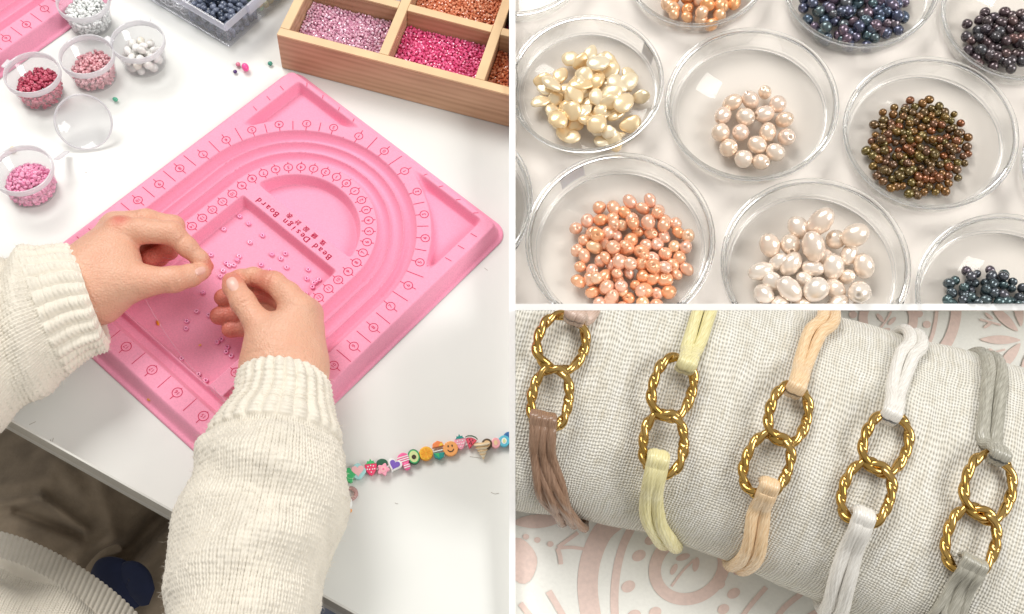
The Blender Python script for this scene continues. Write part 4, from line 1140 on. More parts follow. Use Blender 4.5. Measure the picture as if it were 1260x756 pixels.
smile = [(2.6 * math.cos(t), 2.6 * math.sin(t) - .1) for t in np.linspace(PI * 1.08, PI * 1.92, 12)] + [(2.0 * math.cos(t), 2.0 * math.sin(t) - .1) for t in np.linspace(PI * 1.92, PI * 1.08, 12)]
clay(806, 192, circle_pts(5.7, 30), 'peach', [(smile, 'black', 1), (ell(.5, .85, -1.5, 1.9, 10), 'black', 1), (ell(.5, .85, 1.5, 1.9, 10), 'black', 1)], spin=.15)
clay(878, 150, berry, 'rose', seeds() + [(leaf5, 'teal', 1)], spin=.15, scale=.95)
mel = [(-4.6, 2.6), (-3, 3.8), (0, 4.3), (3, 3.8), (4.6, 2.6), (0, -5)][::-1]
clay(955, 145, [(x * 1.0, y) for x, y in mel], 'melon', [([(-4.8, 3.2), (-3, 4.6), (0, 5.2), (3, 4.6), (4.8, 3.2), (4.6, 2.6), (3, 3.8), (0, 4.3), (-3, 3.8), (-4.6, 2.6)][::-1], 'dkgreen', 2), ([(-4.4, 2.4), (-3, 3.5), (0, 4.0), (3, 3.5), (4.4, 2.4), (4.2, 2.0), (2.8, 3.0), (0, 3.5), (-2.8, 3.0), (-4.2, 2.0)][::-1], 'white', 1)] + [(ell(.32, .6, x, y, 8), 'black', 2) for x, y in ((-1.2, 1.6), (1.2, 1.6), (0, .2), (-.7, -1.2), (.8, -1.2))], spin=-.2)
clay(1075, 158, circle_pts(4.2, 22), 'brown', [(circle_pts(2.6, 16), 'shell', 0), (circle_pts(1.3, 12), 'black', 2)], spin=0)
clay(1140, 150, ell(3.6, 4.0), 'pinkb', [(ell(1.4, 2.0), 'shell', 1)])
clay(1202, 136, circle_pts(4.4, 22), 'blue', [(ell(2.0, 2.4), 'white', 0), (ell(1.1, 1.5), 'avo', 2)])
o = clay(1236, 108, circle_pts(4.2, 22), 'dblue'); clip(o, CUTX(626.4, False))
# spiral shell hanging from the string
n_ = 90; pr_ = []
q0, q1 = np.array(PX(*zpix(1035, 150), .008)), np.array(PX(*zpix(1050, 272), .003))
for i in range(n_):
    t = i / (n_ - 1); a = t * 2 * PI * 4.5
    pr_.append((t, .0058 * (1 - t) ** 1.0 * (.78 + .34 * abs(math.sin(PI * t * 5.2))) + .0004))
axv = (q1 - q0); Lx = np.linalg.norm(axv); axv /= Lx
sh = lathe('shell', [(0, 0)] + [(r, t * Lx) for t, r in pr_] + [(0, Lx * 1.01)], 24)
zq = Vector(axv).to_track_quat('Z', 'Y').to_matrix().to_4x4()
link('shell', sh, CM['shell'], brc, mw=Matrix.Translation(Vector(q0 - bl)) @ zq)
m_ = CM['shell']; t_ = NT(m_); wv = t_.n('ShaderNodeTexWave'); wv.bands_direction = 'Z'; wv.inputs['Scale'].default_value = 110; wv.inputs['Distortion'].default_value = 1.5; t_.l(t_.coord(), wv.inputs['Vector'])
t_.l(t_.ramp(wv.outputs['Fac'], [(.2, (.80, .58, .32)), (.6, (.90, .79, .60))]), t_.b.inputs['Base Color'])
cordp = [np.array(PX(*zpix(x, y), .004)) - bl for x, y in ((20, 410), (122, 362), (310, 335), (535, 255), (806, 190), (1000, 150), (1140, 150), (1230, 115))]
link('string', tube('string', cordp, .0006, 6, n=50), CM['white'], brc)
# small charm half under the sleeve
dc = PX(431, 607, .004)
ch = empty('pendant_charm', 'clear pink bead charm with a white drop, half under the sleeve', 'charm', loc=(dc.x, dc.y, .0006))
link('disc_bead', torus('disc_bead', .0042, .0015, 24, 10), mat('rose_glass', (.80, .52, .50), .1, trans=.6, ior=1.4), ch, loc=(0, 0, .002))
dd = PX(429.5, 621, .003) - dc
link('drop', lathe('drop', [(0, -.005), (.0022, -.0035), (.0024, 0), (.0018, .003), (0, .0046)], 16), CM['white'], ch, mw=Matrix.Translation((dd.x, dd.y, .003)) @ Matrix.Rotation(1.5, 4, 'X'))
link('end_bead', lathe('end_bead', [(0, -.0018), (.0016, 0), (0, .0018)], 12), CM['peach'], ch, loc=(dd.x + .0008, dd.y - .0045, .0022))

# ================================================================== PEARL DISHES
def tz(x, y): return 630 + x / 2.0, y / 2.0       # zoomed coordinates of the pearl picture
def dish(x, y, wz, label, sticker=None):
    """rim centre and outer width in zoomed pixels"""
    px, py = tz(x, y)
    R0 = .06
    for _ in range(3):
        Hh = R0 * .30
        c = PT(px, py, Hh); e = PT(px + wz / 4.0, py, Hh); R0 = abs(e.x - c.x)
    R = R0; Hh = R * .30
    o = empty('glass_dish', label, 'dish', mw=MT @ Matrix.Translation((c.x, c.y, .0006)), group='round glass dishes')
    wall = [(R * .914, R * .012), (R * .932, R * .05), (R * .962, Hh - R * .04), (R * .975, Hh - R * .008), (R * .965, Hh - R * .008), (R * .943, Hh - R * .04), (R * .914, R * .06)]
    link('bowl_wall', lathe('bowl_wall', wall, 144, closed=True), M['glass'], o)
    qa = np.linspace(0, 2 * PI, 14, endpoint=False)
    link('rim', lathe('rim', [(R * .974 + R * .027 * math.cos(q), Hh + R * .014 + R * .019 * math.sin(q)) for q in qa], 144, closed=True), M['glass_rim'], o)
    link('foot_ring', lathe('foot_ring', [(R * .893 + R * .018 * math.cos(q), R * .034 + R * .016 * math.sin(q)) for q in qa[::2]], 120, closed=True), M['glass_rim'], o)
    link('bowl_base', lathe('bowl_base', [(0, 0), (R * .870, 0), (R * .870, R * .034), (R * .83, R * .028), (0, R * .027)], 96), M['glass_base'], o)
    if sticker:
        a, hz, wd, hh = sticker
        k = 10; S = np.zeros((2, k, 3))
        for j in range(k):
            t_ = a + (j / (k - 1) - .5) * wd
            for i in range(2):
                z = hz * Hh + (i - .5) * hh * Hh; rr = R * (.93 + .032 * z / Hh) + .0009
                S[i, j] = (rr * math.cos(t_), rr * math.sin(t_), z)
        st_ = link('price_sticker', grid_mesh('price_sticker', S), M['sticker'], o)
    bpy.context.view_layer.update()
    for ch_ in list(o.children):
        ok = clip(ch_, CUTX(634.3, True)) and clip(ch_, CUTY(373.9, True))
        if not ok: bpy.data.objects.remove(ch_)
    return (c.x, c.y), R
DISHES = dict(
    keshi=(182, 205, 384, 'glass dish holding cream petal-shaped pearls, white sticker on its side', (.55, .5, .25, .8)),
    ivory=(588, 255, 433, 'glass dish holding seventeen ivory rice pearls', None),
    olive=(1027, 325, 437, 'glass dish holding olive bronze pearls, white sticker on its side', (-.62, .5, .22, .8)),
    peach=(264, 590, 472, 'glass dish holding a heap of peach pink pearls, faded sticker on its side', (2.15, .55, .32, .7)),
    white=(744, 650, 472, 'glass dish holding large white ringed pearls', None),
    teal=(1225, 737, 478, 'glass dish holding small teal and grey pearls, cut by the divider', None),
    coral=(456, -88, 368, 'glass dish holding pale coral pearls behind the ivory ones', None),
    peacock=(857, -46, 395, 'glass dish holding peacock blue black pearls', None),
    dark=(1252, 32, 402, 'glass dish holding dark brown violet pearls', None),
    empty_back=(22, -112, 350, 'glass dish showing only its near rim behind the petal pearls', None),
    side=(-172, 500, 448, 'glass dish cut by the divider beside the peach pearls', None),
    edge=(1482, 415, 468, 'glass dish only just showing beside the olive pearls', None))
DC = {}
for k, (x, y, wz, lab, stk) in DISHES.items(): DC[k] = dish(x, y, wz, lab, stk)

def pearl_meshes(name, kinds, m):
    out = []
    for i, (ax, bumpy, hole, rings) in enumerate(kinds):
        r = np.random.RandomState(i + len(name)); bm = bmesh.new(); bmesh.ops.create_uvsphere(bm, u_segments=20, v_segments=14, radius=1.0)
        ph = r.uniform(0, 6, 6)
        for v in bm.verts:
            c = v.co.copy(); z0 = c.z
            d = 1 + bumpy * (math.sin(2 * c.x + ph[0]) * math.sin(2.3 * c.y + ph[1]) + .6 * math.sin(3.1 * c.z + ph[2]))
            if rings: d *= 1 + rings * math.sin(11 * z0 + ph[3]) * (1 - z0 * z0)
            v.co = Vector((c.x * ax[0], c.y * ax[1], c.z * ax[2])) * d
            if hole and abs(z0) > .985: v.co.z *= .35       # drilled hole
        me = bm_mesh('pearl', bm, True); me.materials.append(m); out.append(me)
    return out
def put_pearl(name, me, px, py, h, s, label, group, rotm=None):
    p = PT(px, py, h)
    o = link(name, me); o.matrix_basis = MT @ Matrix.Translation(p) @ (rot_rand() if rotm is None else rotm) @ Matrix.Scale(s, 4)
    q = PROJ(o.matrix_basis.translation)
    if q[0] < 650 or q[1] > 358:
        if not (clip(o, CUTX(634.3, True)) and clip(o, CUTY(373.9, True))):
            bpy.data.objects.remove(o); return None
    tag(o, label, 'pearl', group); return o
def sizepx(px, py, d):    # metres for d pixels there
    return (PT(px + d, py, .01) - PT(px, py, .01)).length
def heap(name, mes, cx, cy, rx, ry, d, label, group, layers=2, jitter=.22, fill=1.0, base=None, seedv=1, shrink=.72, tilt_flat=False, pack=.95, top=.55):
    """pearls packed in hexagonal order with jitter inside an oval given in zoomed pixels"""
    rn = random.Random(seedv); cnt = 0; ga = PI * (3 - math.sqrt(5))
    for lay in range(layers):
        k = 1 - lay * (1 - shrink); c = pack * d * .535; a0 = rn.uniform(0, 6)
        n = int((max(rx, ry) * k / c) ** 2)
        for i in range(n):
            rad = c * math.sqrt(i + .5); a = i * ga + a0
            x = cx + rad * math.cos(a) * rx / max(rx, ry) + rn.gauss(0, jitter * d * .5); y = cy + rad * math.sin(a) * ry / max(rx, ry) * .97 + rn.gauss(0, jitter * d * .5)
            if rad > max(rx, ry) * k - d * .45 or (lay > 0 and rn.random() > top): continue
            px, py = tz(x, y)
            if py < -14 or px > 1285 or py > 384 or px < 622: continue
            s = sizepx(px, py, d / 4.0) * rn.uniform(.86, 1.12)
            h = s * .98 + (base or .0030) + lay * s * 1.0
            me = rn.choice(mes)
            rm = Matrix.Rotation(rn.uniform(0, 6.3), 4, 'Z') @ Matrix.Rotation(rn.uniform(0, 3.14) if not tilt_flat else rn.gauss(0, .45), 4, 'X')
            if put_pearl(name, me, px, py, h, s, label, group, rm): cnt += 1
    return cnt
M['p_ivory'] = pearlmat('ivory_pearl', [(0, (.92, .71, .54)), (.5, (.95, .81, .68)), (1, (.93, .72, .59))], rough=.20)
M['p_white'] = pearlmat('white_pearl', [(0, (.94, .76, .62)), (.5, (.96, .87, .78)), (1, (.95, .79, .65))], rough=.18)
M['p_keshi'] = pearlmat('keshi_pearl', [(0, (.93, .66, .34)), (.5, (.95, .77, .50)), (1, (.96, .84, .62))], rough=.24)
M['p_peach'] = pearlmat('peach_pearl', [(0, (.90, .42, .20)), (.4, (.91, .50, .31)), (.75, (.90, .55, .42)), (1, (.95, .63, .36))], rough=.18, metal=.35)
M['p_coral'] = pearlmat('coral_pearl', [(0, (.92, .42, .16)), (.6, (.94, .54, .28)), (1, (.94, .64, .44))], rough=.2)
M['p_olive'] = pearlmat('olive_pearl', [(0, (.12, .055, .015)), (.3, (.15, .115, .015)), (.55, (.24, .10, .012)), (.8, (.12, .065, .035)), (1, (.27, .075, .012))], rough=.16, metal=.55, mottle=.35)
M['p_blue'] = pearlmat('peacock_pearl', [(0, (.05, .10, .15)), (.3, (.10, .09, .17)), (.55, (.06, .15, .15)), (.8, (.20, .10, .13)), (1, (.10, .12, .20))], rough=.14, metal=.6, mottle=.5)
M['p_dark'] = pearlmat('dark_pearl', [(0, (.05, .045, .06)), (.35, (.10, .055, .06)), (.7, (.06, .07, .08)), (1, (.16, .07, .06))], rough=.14, metal=.55, mottle=.4)
M['p_teal'] = pearlmat('teal_pearl', [(0, (.05, .08, .09)), (.4, (.08, .08, .10)), (.7, (.05, .12, .12)), (1, (.13, .09, .12))], rough=.14, metal=.6, mottle=.5)
k_iv = pearl_meshes('iv', [((.92, .92, 1.08), .02, True, 0), ((.95, .92, 1.0), .03, True, 0), ((.88, .9, 1.15), .02, True, .008)], M['p_ivory'])
for x, y in [(622,228),(542,253),(587,247),(655,257),(519,285),(574,288),(622,281),(671,295),(513,327),(563,327),(629,326),(676,338),(604,357),(533,365),(648,375),(570,391),(613,399)]:
    px, py = tz(x, y); s = sizepx(px, py, 11.7 if y > 230 else 9.6) * R_.uniform(.95, 1.05)
    put_pearl('ivory_pearl', R_.choice(k_iv), px, py, s + .003, s, 'ivory rice pearl lying loose in the middle dish of seventeen', 'ivory pearls', Matrix.Rotation(R_.uniform(0, 6), 4, 'Z') @ Matrix.Rotation(R_.gauss(1.1, .5), 4, 'X'))
k_wh = pearl_meshes('wh', [((.82, .82, 1.14), .03, True, .02), ((.86, .85, 1.10), .03, True, .012), ((.90, .90, 1.0), .02, True, 0), ((.80, .82, 1.2), .03, False, .03)], M['p_white'])
for x, y, d in [(760,545,66),(706,560,56),(845,580,64),(635,604,56),(685,602,54),(742,607,66),(797,590,52),(830,627,50),(612,668,54),(686,650,56),(741,660,50),(791,657,60),(867,655,58),(824,682,42),(683,712,62),(748,713,64),(855,720,62),(795,712,54),(620,724,54),(655,645,46),(720,690,44),(770,635,46),(660,748,52),(712,752,52),(800,752,56),(640,692,50),(700,780,50),(770,775,56),(850,770,50),(610,770,48)]:
    px, py = tz(x, y); s = sizepx(px, py, d / 4.0 * 1.06)
    put_pearl('white_pearl', R_.choice(k_wh), px, py, s * .95 + .003 + (.010 if d > 60 else .003), s, 'large white ringed pearl in the heap of big white ones', 'large white pearls', Matrix.Rotation(R_.uniform(0, 6), 4, 'Z') @ Matrix.Rotation(R_.gauss(1.2, .4), 4, 'X'))
def petal_mesh(seed):
    r = np.random.RandomState(seed); bm = bmesh.new(); bmesh.ops.create_uvsphere(bm, u_segments=24, v_segments=16, radius=1.0)
    lx, ly, lz = r.uniform(1.05, 1.4), r.uniform(.84, 1.02), r.uniform(.34, .52); pt = r.uniform(.05, .38); bend = r.uniform(-.25, .25); ph = r.uniform(0, 6, 4)
    bm.transform(Matrix.Rotation(PI / 2, 4, 'Y'))
    for v in bm.verts:
        x, y, z = v.co; k = 1 - pt * max(0, x) ** 1.5
        d = 1 + .05 * math.sin(3 * x + ph[0]) * math.cos(3 * y + ph[1]) + .05 * math.sin(7 * (x + y * .5) + ph[2]) * (1 - abs(x))
        v.co = Vector((x * lx, y * ly * k * d + bend * x * x, z * lz * (k * .6 + .4) * d + .10 * math.sin(2 * x + ph[3])))
    me = bm_mesh('pearl', bm, True); me.materials.append(M['p_keshi']); return me
k_ke = [petal_mesh(60 + i) for i in range(8)]
heap('petal_pearl', k_ke, 193, 246, 144, 142, 46, 'flat cream petal-shaped pearl in the heap beside the divider', 'cream petal pearls', pack=.78, top=.75, layers=2, jitter=.42, seedv=3, tilt_flat=True, shrink=.85)
k_pe = pearl_meshes('pe', [((1, .92, .9), .05, True, 0), ((.9, .95, 1.05), .05, True, 0), ((1.05, .85, .75), .08, False, 0), ((.8, .85, .9), .05, True, 0), ((1, 1, .8), .1, True, 0)], M['p_peach'])
heap('peach_pearl', k_pe, 293, 625, 168, 163, 38, 'peach pink baroque pearl in a big heap', 'peach pearls', layers=2, jitter=.16, seedv=5, shrink=.84, pack=.88, top=.4)
k_co = pearl_meshes('co', [((1, .9, .9), .06, True, 0), ((.9, .9, 1.1), .06, False, 0)], M['p_coral'])
heap('coral_pearl', k_co, 466, -14, 118, 82, 34, 'pale coral pearl in the dish behind the ivory pearls', 'coral pearls', layers=2, jitter=.3, seedv=6)
k_ol = pearl_meshes('ol', [((1, .95, .95), .03, True, 0), ((.95, 1, .9), .04, True, 0), ((.9, .9, .95), .03, False, 0)], M['p_olive'])
heap('olive_pearl', k_ol, 1000, 366, 140, 134, 24, 'round olive bronze pearl in the heap beside a white sticker', 'olive bronze pearls', layers=2, jitter=.2, seedv=8, shrink=.85, pack=.86, top=.4)
k_bl = pearl_meshes('bl', [((1, .95, .95), .05, False, 0), ((.92, .92, 1.05), .05, True, 0)], M['p_blue'])
heap('peacock_pearl', k_bl, 845, 22, 146, 104, 30, 'peacock blue black pearl in a heap', 'peacock pearls', layers=2, jitter=.3, seedv=9, shrink=.85)
k_dk = pearl_meshes('dk', [((1, .95, .95), .05, True, 0), ((.92, .92, 1.05), .05, False, 0)], M['p_dark'])
heap('dark_pearl', k_dk, 1206, 98, 112, 92, 29, 'dark brown violet pearl in a heap', 'dark pearls', layers=2, jitter=.3, seedv=10, shrink=.82)
k_te = pearl_meshes('te', [((1, .9, .9), .05, True, 0), ((.85, .85, 1.15), .06, False, 0)], M['p_teal'])
heap('teal_pearl', k_te, 1168, 752, 124, 108, 28, 'small teal grey pearl in a heap cut by the divider', 'teal grey pearls', layers=2, jitter=.3, seedv=11, shrink=.85)

# ================================================================== BRACELET ROLL
def bz(x, y): return 630 + x / 2.0, 378 + y / 2.0     # zoomed coordinates of the bracelet picture
# outline stations (far edge pixel, near edge pixel)
rst = [((600, 258), (520, 618)), ((655, 276), (560, 620)), ((720, 298), (634, 630)), ((815, 328), (722, 645)), ((920, 362), (826, 668)), ((1012, 393), (914, 700)), ((1095, 420), (996, 738)), ((1185, 447), (1086, 786)), ((1285, 478), (1186, 842)), ((1400, 515), (1300, 905)), ((1520, 552), (1420, 970))]
ZR = .060          # height of the roll's axis
C = []; W = []
for a, b in rst:
    A = np.array(PX(*a, ZR * 1.0)); B = np.array(PX(*b, ZR * .75)); A[2] = B[2] = ZR; C.append((A + B) / 2); W.append((B - A) / 2)
NS = 260
KR = spline(np.hstack([np.array(C), np.array(W)]), NS)
RC, RWd = KR[:, :3], KR[:, 3:6]
RWd[:, 2] = 0
Lr = np.r_[0, np.cumsum(np.linalg.norm(np.diff(RC, axis=0), axis=1))]
def roll_pt(s, th, off=0.0):
    """s in stations (0..NS-1), th angle: 0 near edge, pi/2 on top, pi far edge"""
    s = np.clip(np.asarray(s, float), 0, NS - 1); i = np.clip(s.astype(int), 0, NS - 2); f = (s - i)[..., None]
    c = RC[i] * (1 - f) + RC[i + 1] * f; w_ = RWd[i] * (1 - f) + RWd[i + 1] * f
    wl_ = np.linalg.norm(w_, axis=-1)[..., None]; wd = w_ / wl_
    th = np.asarray(th, float)
    e = .86
    cx = np.sign(np.cos(th)) * np.abs(np.cos(th)) ** e; sz = np.sign(np.sin(th)) * np.abs(np.sin(th)) ** e
    rz = ZR - .001
    p = c + w_ * cx[..., None]; p[..., 2] = ZR + rz * sz
    n = wd * (np.cos(th)[..., None] / wl_); n[..., 2] = np.sin(th) / rz
    n /= np.linalg.norm(n, axis=-1)[..., None]
    return p + n * np.asarray(off)[..., None] if np.ndim(off) else p + n * off
S_, Th_ = np.meshgrid(np.arange(0, NS, 1.0), np.linspace(-PI, PI, 360, endpoint=False), indexing='ij')
off_ = .0016 * np.sin(S_ * .05 + 1.3 * np.cos(Th_)) + .0011 * np.sin(Th_ * 3 + S_ * .03) + .0007 * np.sin(S_ * .21 + 2 * Th_)
Pr = roll_pt(S_, Th_, off_)
uvr = np.zeros(Pr.shape[:2] + (2,)); uvr[..., 0] = Th_ / (2 * PI) * .50; uvr[..., 1] = Lr[S_.astype(int)]
def linen():
    m = mat('linen', (.70, .69, .62), .9, sheen=.2); t = NT(m)
    uv = t.n('ShaderNodeTexCoord').outputs['UV']
    nzv = t.n('ShaderNodeTexNoise'); nzv.inputs['Scale'].default_value = 55; nzv.inputs['Detail'].default_value = 3; t.l(uv, nzv.inputs['Vector'])
    add = t.n('ShaderNodeVectorMath', operation='MULTIPLY_ADD'); t.l(nzv.outputs['Color'], add.inputs[0]); add.inputs[1].default_value = (.0060, .0048, 0); t.l(uv, add.inputs[2])
    sp = t.n('ShaderNodeSeparateXYZ'); t.l(add.outputs[0], sp.inputs[0])
    px_, py_ = .0022, .0020
    x = t.math('MULTIPLY', sp.outputs[0], PI / px_); y = t.math('MULTIPLY', sp.outputs[1], PI / py_)
    sx, sy = t.math('SINE', x), t.math('SINE', y); cx, cy_ = t.math('COSINE', x), t.math('COSINE', y)
    # plain weave: warp over weft in a checker; gaps where both threads dip
    a1 = t.math('ABSOLUTE', sx); a2 = t.math('ABSOLUTE', sy)
    par = t.math('MULTIPLY', t.math('SINE', t.math('MULTIPLY', x, .5)), t.math('SINE', t.math('MULTIPLY', y, .5)))
    thr = t.math('MAXIMUM', t.math('MULTIPLY', a1, .9), a2)
    gap = t.math('MULTIPLY', t.math('SUBTRACT', 1.0, a1), t.math('SUBTRACT', 1.0, a2))
    h = t.math('ADD', t.math('MULTIPLY', a1, t.math('ADD', .6, t.math('MULTIPLY', t.math('MULTIPLY', cx, cy_), .4))), t.math('MULTIPLY', a2, .7))
    slub = t.noise(140, 3, uv)
    spn = t.n('ShaderNodeMapping'); spn.inputs['Scale'].default_value = (25, 600, 1); t.l(uv, spn.inputs['Vector'])
    sl2 = t.noise(1.0, 2, spn.outputs[0])
    base = t.ramp(t.math('ADD', t.math('MULTIPLY', slub, .5), t.math('MULTIPLY', sl2, .5)), [(.32, (.70, .65, .54)), (.5, (.84, .81, .72)), (.68, (.90, .88, .82))])
    dark = t.n('ShaderNodeMix', data_type='RGBA'); t.l(t.math('MULTIPLY', t.math('POWER', gap, .55), .8), dark.inputs[0]); t.l(base, dark.inputs[6]); dark.inputs[7].default_value = (.24, .22, .17, 1)
    fk = t.n('ShaderNodeTexVoronoi'); fk.inputs['Scale'].default_value = 40; t.l(uv, fk.inputs['Vector'])
    fm = t.math('LESS_THAN', fk.outputs['Distance'], .035)
    dk2 = t.n('ShaderNodeMix', data_type='RGBA'); t.l(t.math('MULTIPLY', fm, .75), dk2.inputs[0]); t.l(dark.outputs[2], dk2.inputs[6]); dk2.inputs[7].default_value = (.06, .05, .03, 1)
    t.l(dk2.outputs[2], t.b.inputs['Base Color'])
    t.bump(t.math('ADD', h, t.math('MULTIPLY', slub, .5)), .75, .0010); return m
M['linen'] = linen()
roll = link('linen_roll', grid_mesh('linen_roll', Pr, close_u=True, uv=uvr), M['linen'])
rb_ = bmesh.new(); rb_.from_mesh(roll.data); bmesh.ops.recalc_face_normals(rb_, faces=rb_.faces); rb_.to_mesh(roll.data); rb_.free()
tag(roll, 'oatmeal linen display roll carrying five cord bracelets', 'display roll')
clip(roll, CUTX(634.3, True)); clip(roll, CUTY(382.1, False))
# pixel -> (s, th) on the visible side
_s = np.arange(0, NS, .5); _t = np.linspace(-.9, PI * 1.02, 420)
SS, TT = np.meshgrid(_s, _t, indexing='ij'); PP = roll_pt(SS, TT)
_q = (PP - np.array(CAMP)) @ np.array(RW); _pxx = 630 + F * _q[..., 0] / -_q[..., 2]; _pyy = 378 - F * _q[..., 1] / -_q[..., 2]
_nn = roll_pt(SS, TT, .001) - PP; _vis = (_nn * (np.array(CAMP) - PP)).sum(-1) > 0
def st_at(px, py):
    d = (_pxx - px) ** 2 + (_pyy - py) ** 2 + np.where(_vis, 0, 1e6)
    i = np.unravel_index(np.argmin(d), d.shape); st_at.miss = math.sqrt(min(d[i], 1e6)); return SS[i], TT[i]

# --- gold links: twisted wire ovals
def gold():
    m = mat('gold_plate', (.60, .35, .09), .2, 1.0); t = NT(m); co = t.coord()
    n = t.noise(60, 3, co); t.l(t.ramp(n, [(.3, (.44, .26, .06)), (.7, (.66, .43, .15))]), t.b.inputs['Base Color']); t.l(t.ramp(t.noise(300, 3, co), [(.3, (.10,) * 3), (.7, (.24,) * 3)]), t.b.inputs['Roughness']); return m
M['gold'] = gold()
def twisted_oval(name, a, b, r, twists, n=260, m=20, var=0.0):
    """oval of half axes b (width) and a (length, along y); the wire is a twisted flat strip, plain where links cross"""
    t = np.linspace(0, 2 * PI, n, endpoint=False)
    ex = .86
    X = b * np.sign(np.cos(t)) * np.abs(np.cos(t)) ** ex; Y = a * np.sign(np.sin(t)) * np.abs(np.sin(t)) ** ex
    P = np.stack([X, Y, np.zeros(n)], 1)
    T = np.roll(P, -1, 0) - np.roll(P, 1, 0); T /= np.linalg.norm(T, axis=1)[:, None]
    N = np.stack([T[:, 1], -T[:, 0], np.zeros(n)], 1); B = np.array([0, 0, 1.0])
    L = np.r_[0, np.cumsum(np.linalg.norm(np.diff(P, axis=0), axis=1))]; L = L / (L[-1] + np.linalg.norm(P[0] - P[-1]))
    tw = 2 * PI * twists * L
    ph = np.linspace(0, 2 * PI, m, endpoint=False)
    A, PH = np.meshgrid(np.arange(n), ph, indexing='ij')
    # two-lobed section turned along the wire
    rad = r * (.58 + .42 * np.abs(np.cos(PH - tw[A])) ** .8) * (1 + .05 * np.sin(5 * L[A] * 2 * PI + var))
    V = P[A] + (np.cos(PH) * rad)[..., None] * N[A] + (np.sin(PH) * rad)[..., None] * B
    V = np.concatenate([V, V[:1]], 0)
    me = grid_mesh(name, V, close_u=True)
    bm = bmesh.new(); bm.from_mesh(me); bmesh.ops.remove_doubles(bm, verts=bm.verts, dist=1e-6); bmesh.ops.recalc_face_normals(bm, faces=bm.faces); bm.to_mesh(me); bm.free()
    me.polygons.foreach_set('use_smooth', [True] * len(me.polygons)); return me
def satin(name, c, hi):
    m = mat(name, c, .24, sheen=.1, spec=.8, aniso=.6); t = NT(m); uv = t.n('ShaderNodeTexCoord').outputs['UV']
    sp = t.n('ShaderNodeSeparateXYZ'); t.l(uv, sp.inputs[0])
    tw = t.math('ADD', t.math('MULTIPLY', sp.outputs[0], 1.0), t.math('MULTIPLY', sp.outputs[1], 9.0))
    cb_ = t.n('ShaderNodeCombineXYZ'); t.l(t.math('MULTIPLY', tw, 46.0), cb_.inputs[0]); t.l(t.math('MULTIPLY', sp.outputs[1], 120.0), cb_.inputs[1])
    f = t.noise(1.0, 3, cb_.outputs[0])
    t.l(t.ramp(f, [(.25, [x * .9 for x in c]), (.75, hi)]), t.b.inputs['Base Color'])
    tg = t.n('ShaderNodeTangent', direction_type='UV_MAP', uv_map='UVMap'); t.l(tg.outputs[0], t.b.inputs['Tangent'])
    t.bump(f, .30, .0006); return m
def place_on_roll(px, py, tilt_px, lean, lift):
    """frame on the roll at a pixel: y axis along the given pixel direction"""
    s, th = st_at(px, py); p = roll_pt(np.array(s), np.array(th)); n = roll_pt(np.array(s), np.array(th), .001) - p; n = Vector(n / np.linalg.norm(n)); p = Vector(p)
    # carry the view direction onto the tangent plane
    d = ray(px + tilt_px[0], py + tilt_px[1]); o = p
    k = (o - CAMP).dot(n) / d.dot(n); q = CAMP + d * k
    y = (q - p); y = (y - n * y.dot(n)).normalized(); x = y.cross(n)
    m = Matrix((x, y, n)).transposed().to_4x4()
    return Matrix.Translation(p + n * lift) @ m @ Matrix.Rotation(lean, 4, 'Y'), n
BR = [
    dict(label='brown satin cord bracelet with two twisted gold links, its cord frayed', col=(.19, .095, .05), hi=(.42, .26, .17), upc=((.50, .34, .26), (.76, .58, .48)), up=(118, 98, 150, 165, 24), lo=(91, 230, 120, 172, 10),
         uc=[(150, 48), (172, 24), (190, -8), (215, -60)], lc=[(74, 292), (76, 360), (98, 450), (150, 520), (210, 560)], w=(23, 26), fray=True),
    dict(label='pale yellow satin cord bracelet with two twisted gold links', col=(.72, .63, .26), hi=(.90, .84, .52), up=(388, 207, 130, 180, 20), lo=(367, 336, 128, 170, 8),
         uc=[(424, 148), (446, 90), (472, 8), (500, -60)], lc=[(352, 388), (345, 450), (352, 520), (392, 578), (440, 610)], w=(20, 22)),
    dict(label='peach satin cord bracelet with two twisted gold links between the yellow and the white one', col=(.76, .47, .22), hi=(.93, .74, .50), up=(669, 272, 128, 172, 22), lo=(621, 388, 132, 176, 18),
         uc=[(686, 204), (708, 150), (742, 70), (774, 38)], lc=[(616, 450), (606, 510), (590, 600), (590, 662), (600, 720)], w=(19, 20)),
    dict(label='white satin cord bracelet with two twisted gold links', col=(.76, .72, .65), hi=(.92, .90, .85), up=(908, 345, 142, 182, 22), lo=(861, 462, 140, 178, 18),
         uc=[(917, 268), (936, 210), (966, 130), (990, 98)], lc=[(846, 528), (832, 590), (806, 680), (786, 748), (775, 800)], w=(20, 22)),
    dict(label='grey satin cord bracelet with two twisted gold links', col=(.28, .265, .21), hi=(.56, .54, .46), up=(1157, 450, 156, 190, 20), lo=(1116, 574, 140, 186, 14),
         uc=[(1166, 372), (1170, 300), (1176, 215), (1182, 162)], lc=[(1108, 642), (1092, 690), (1070, 750), (1050, 800)], w=(21, 24), fray=True)]
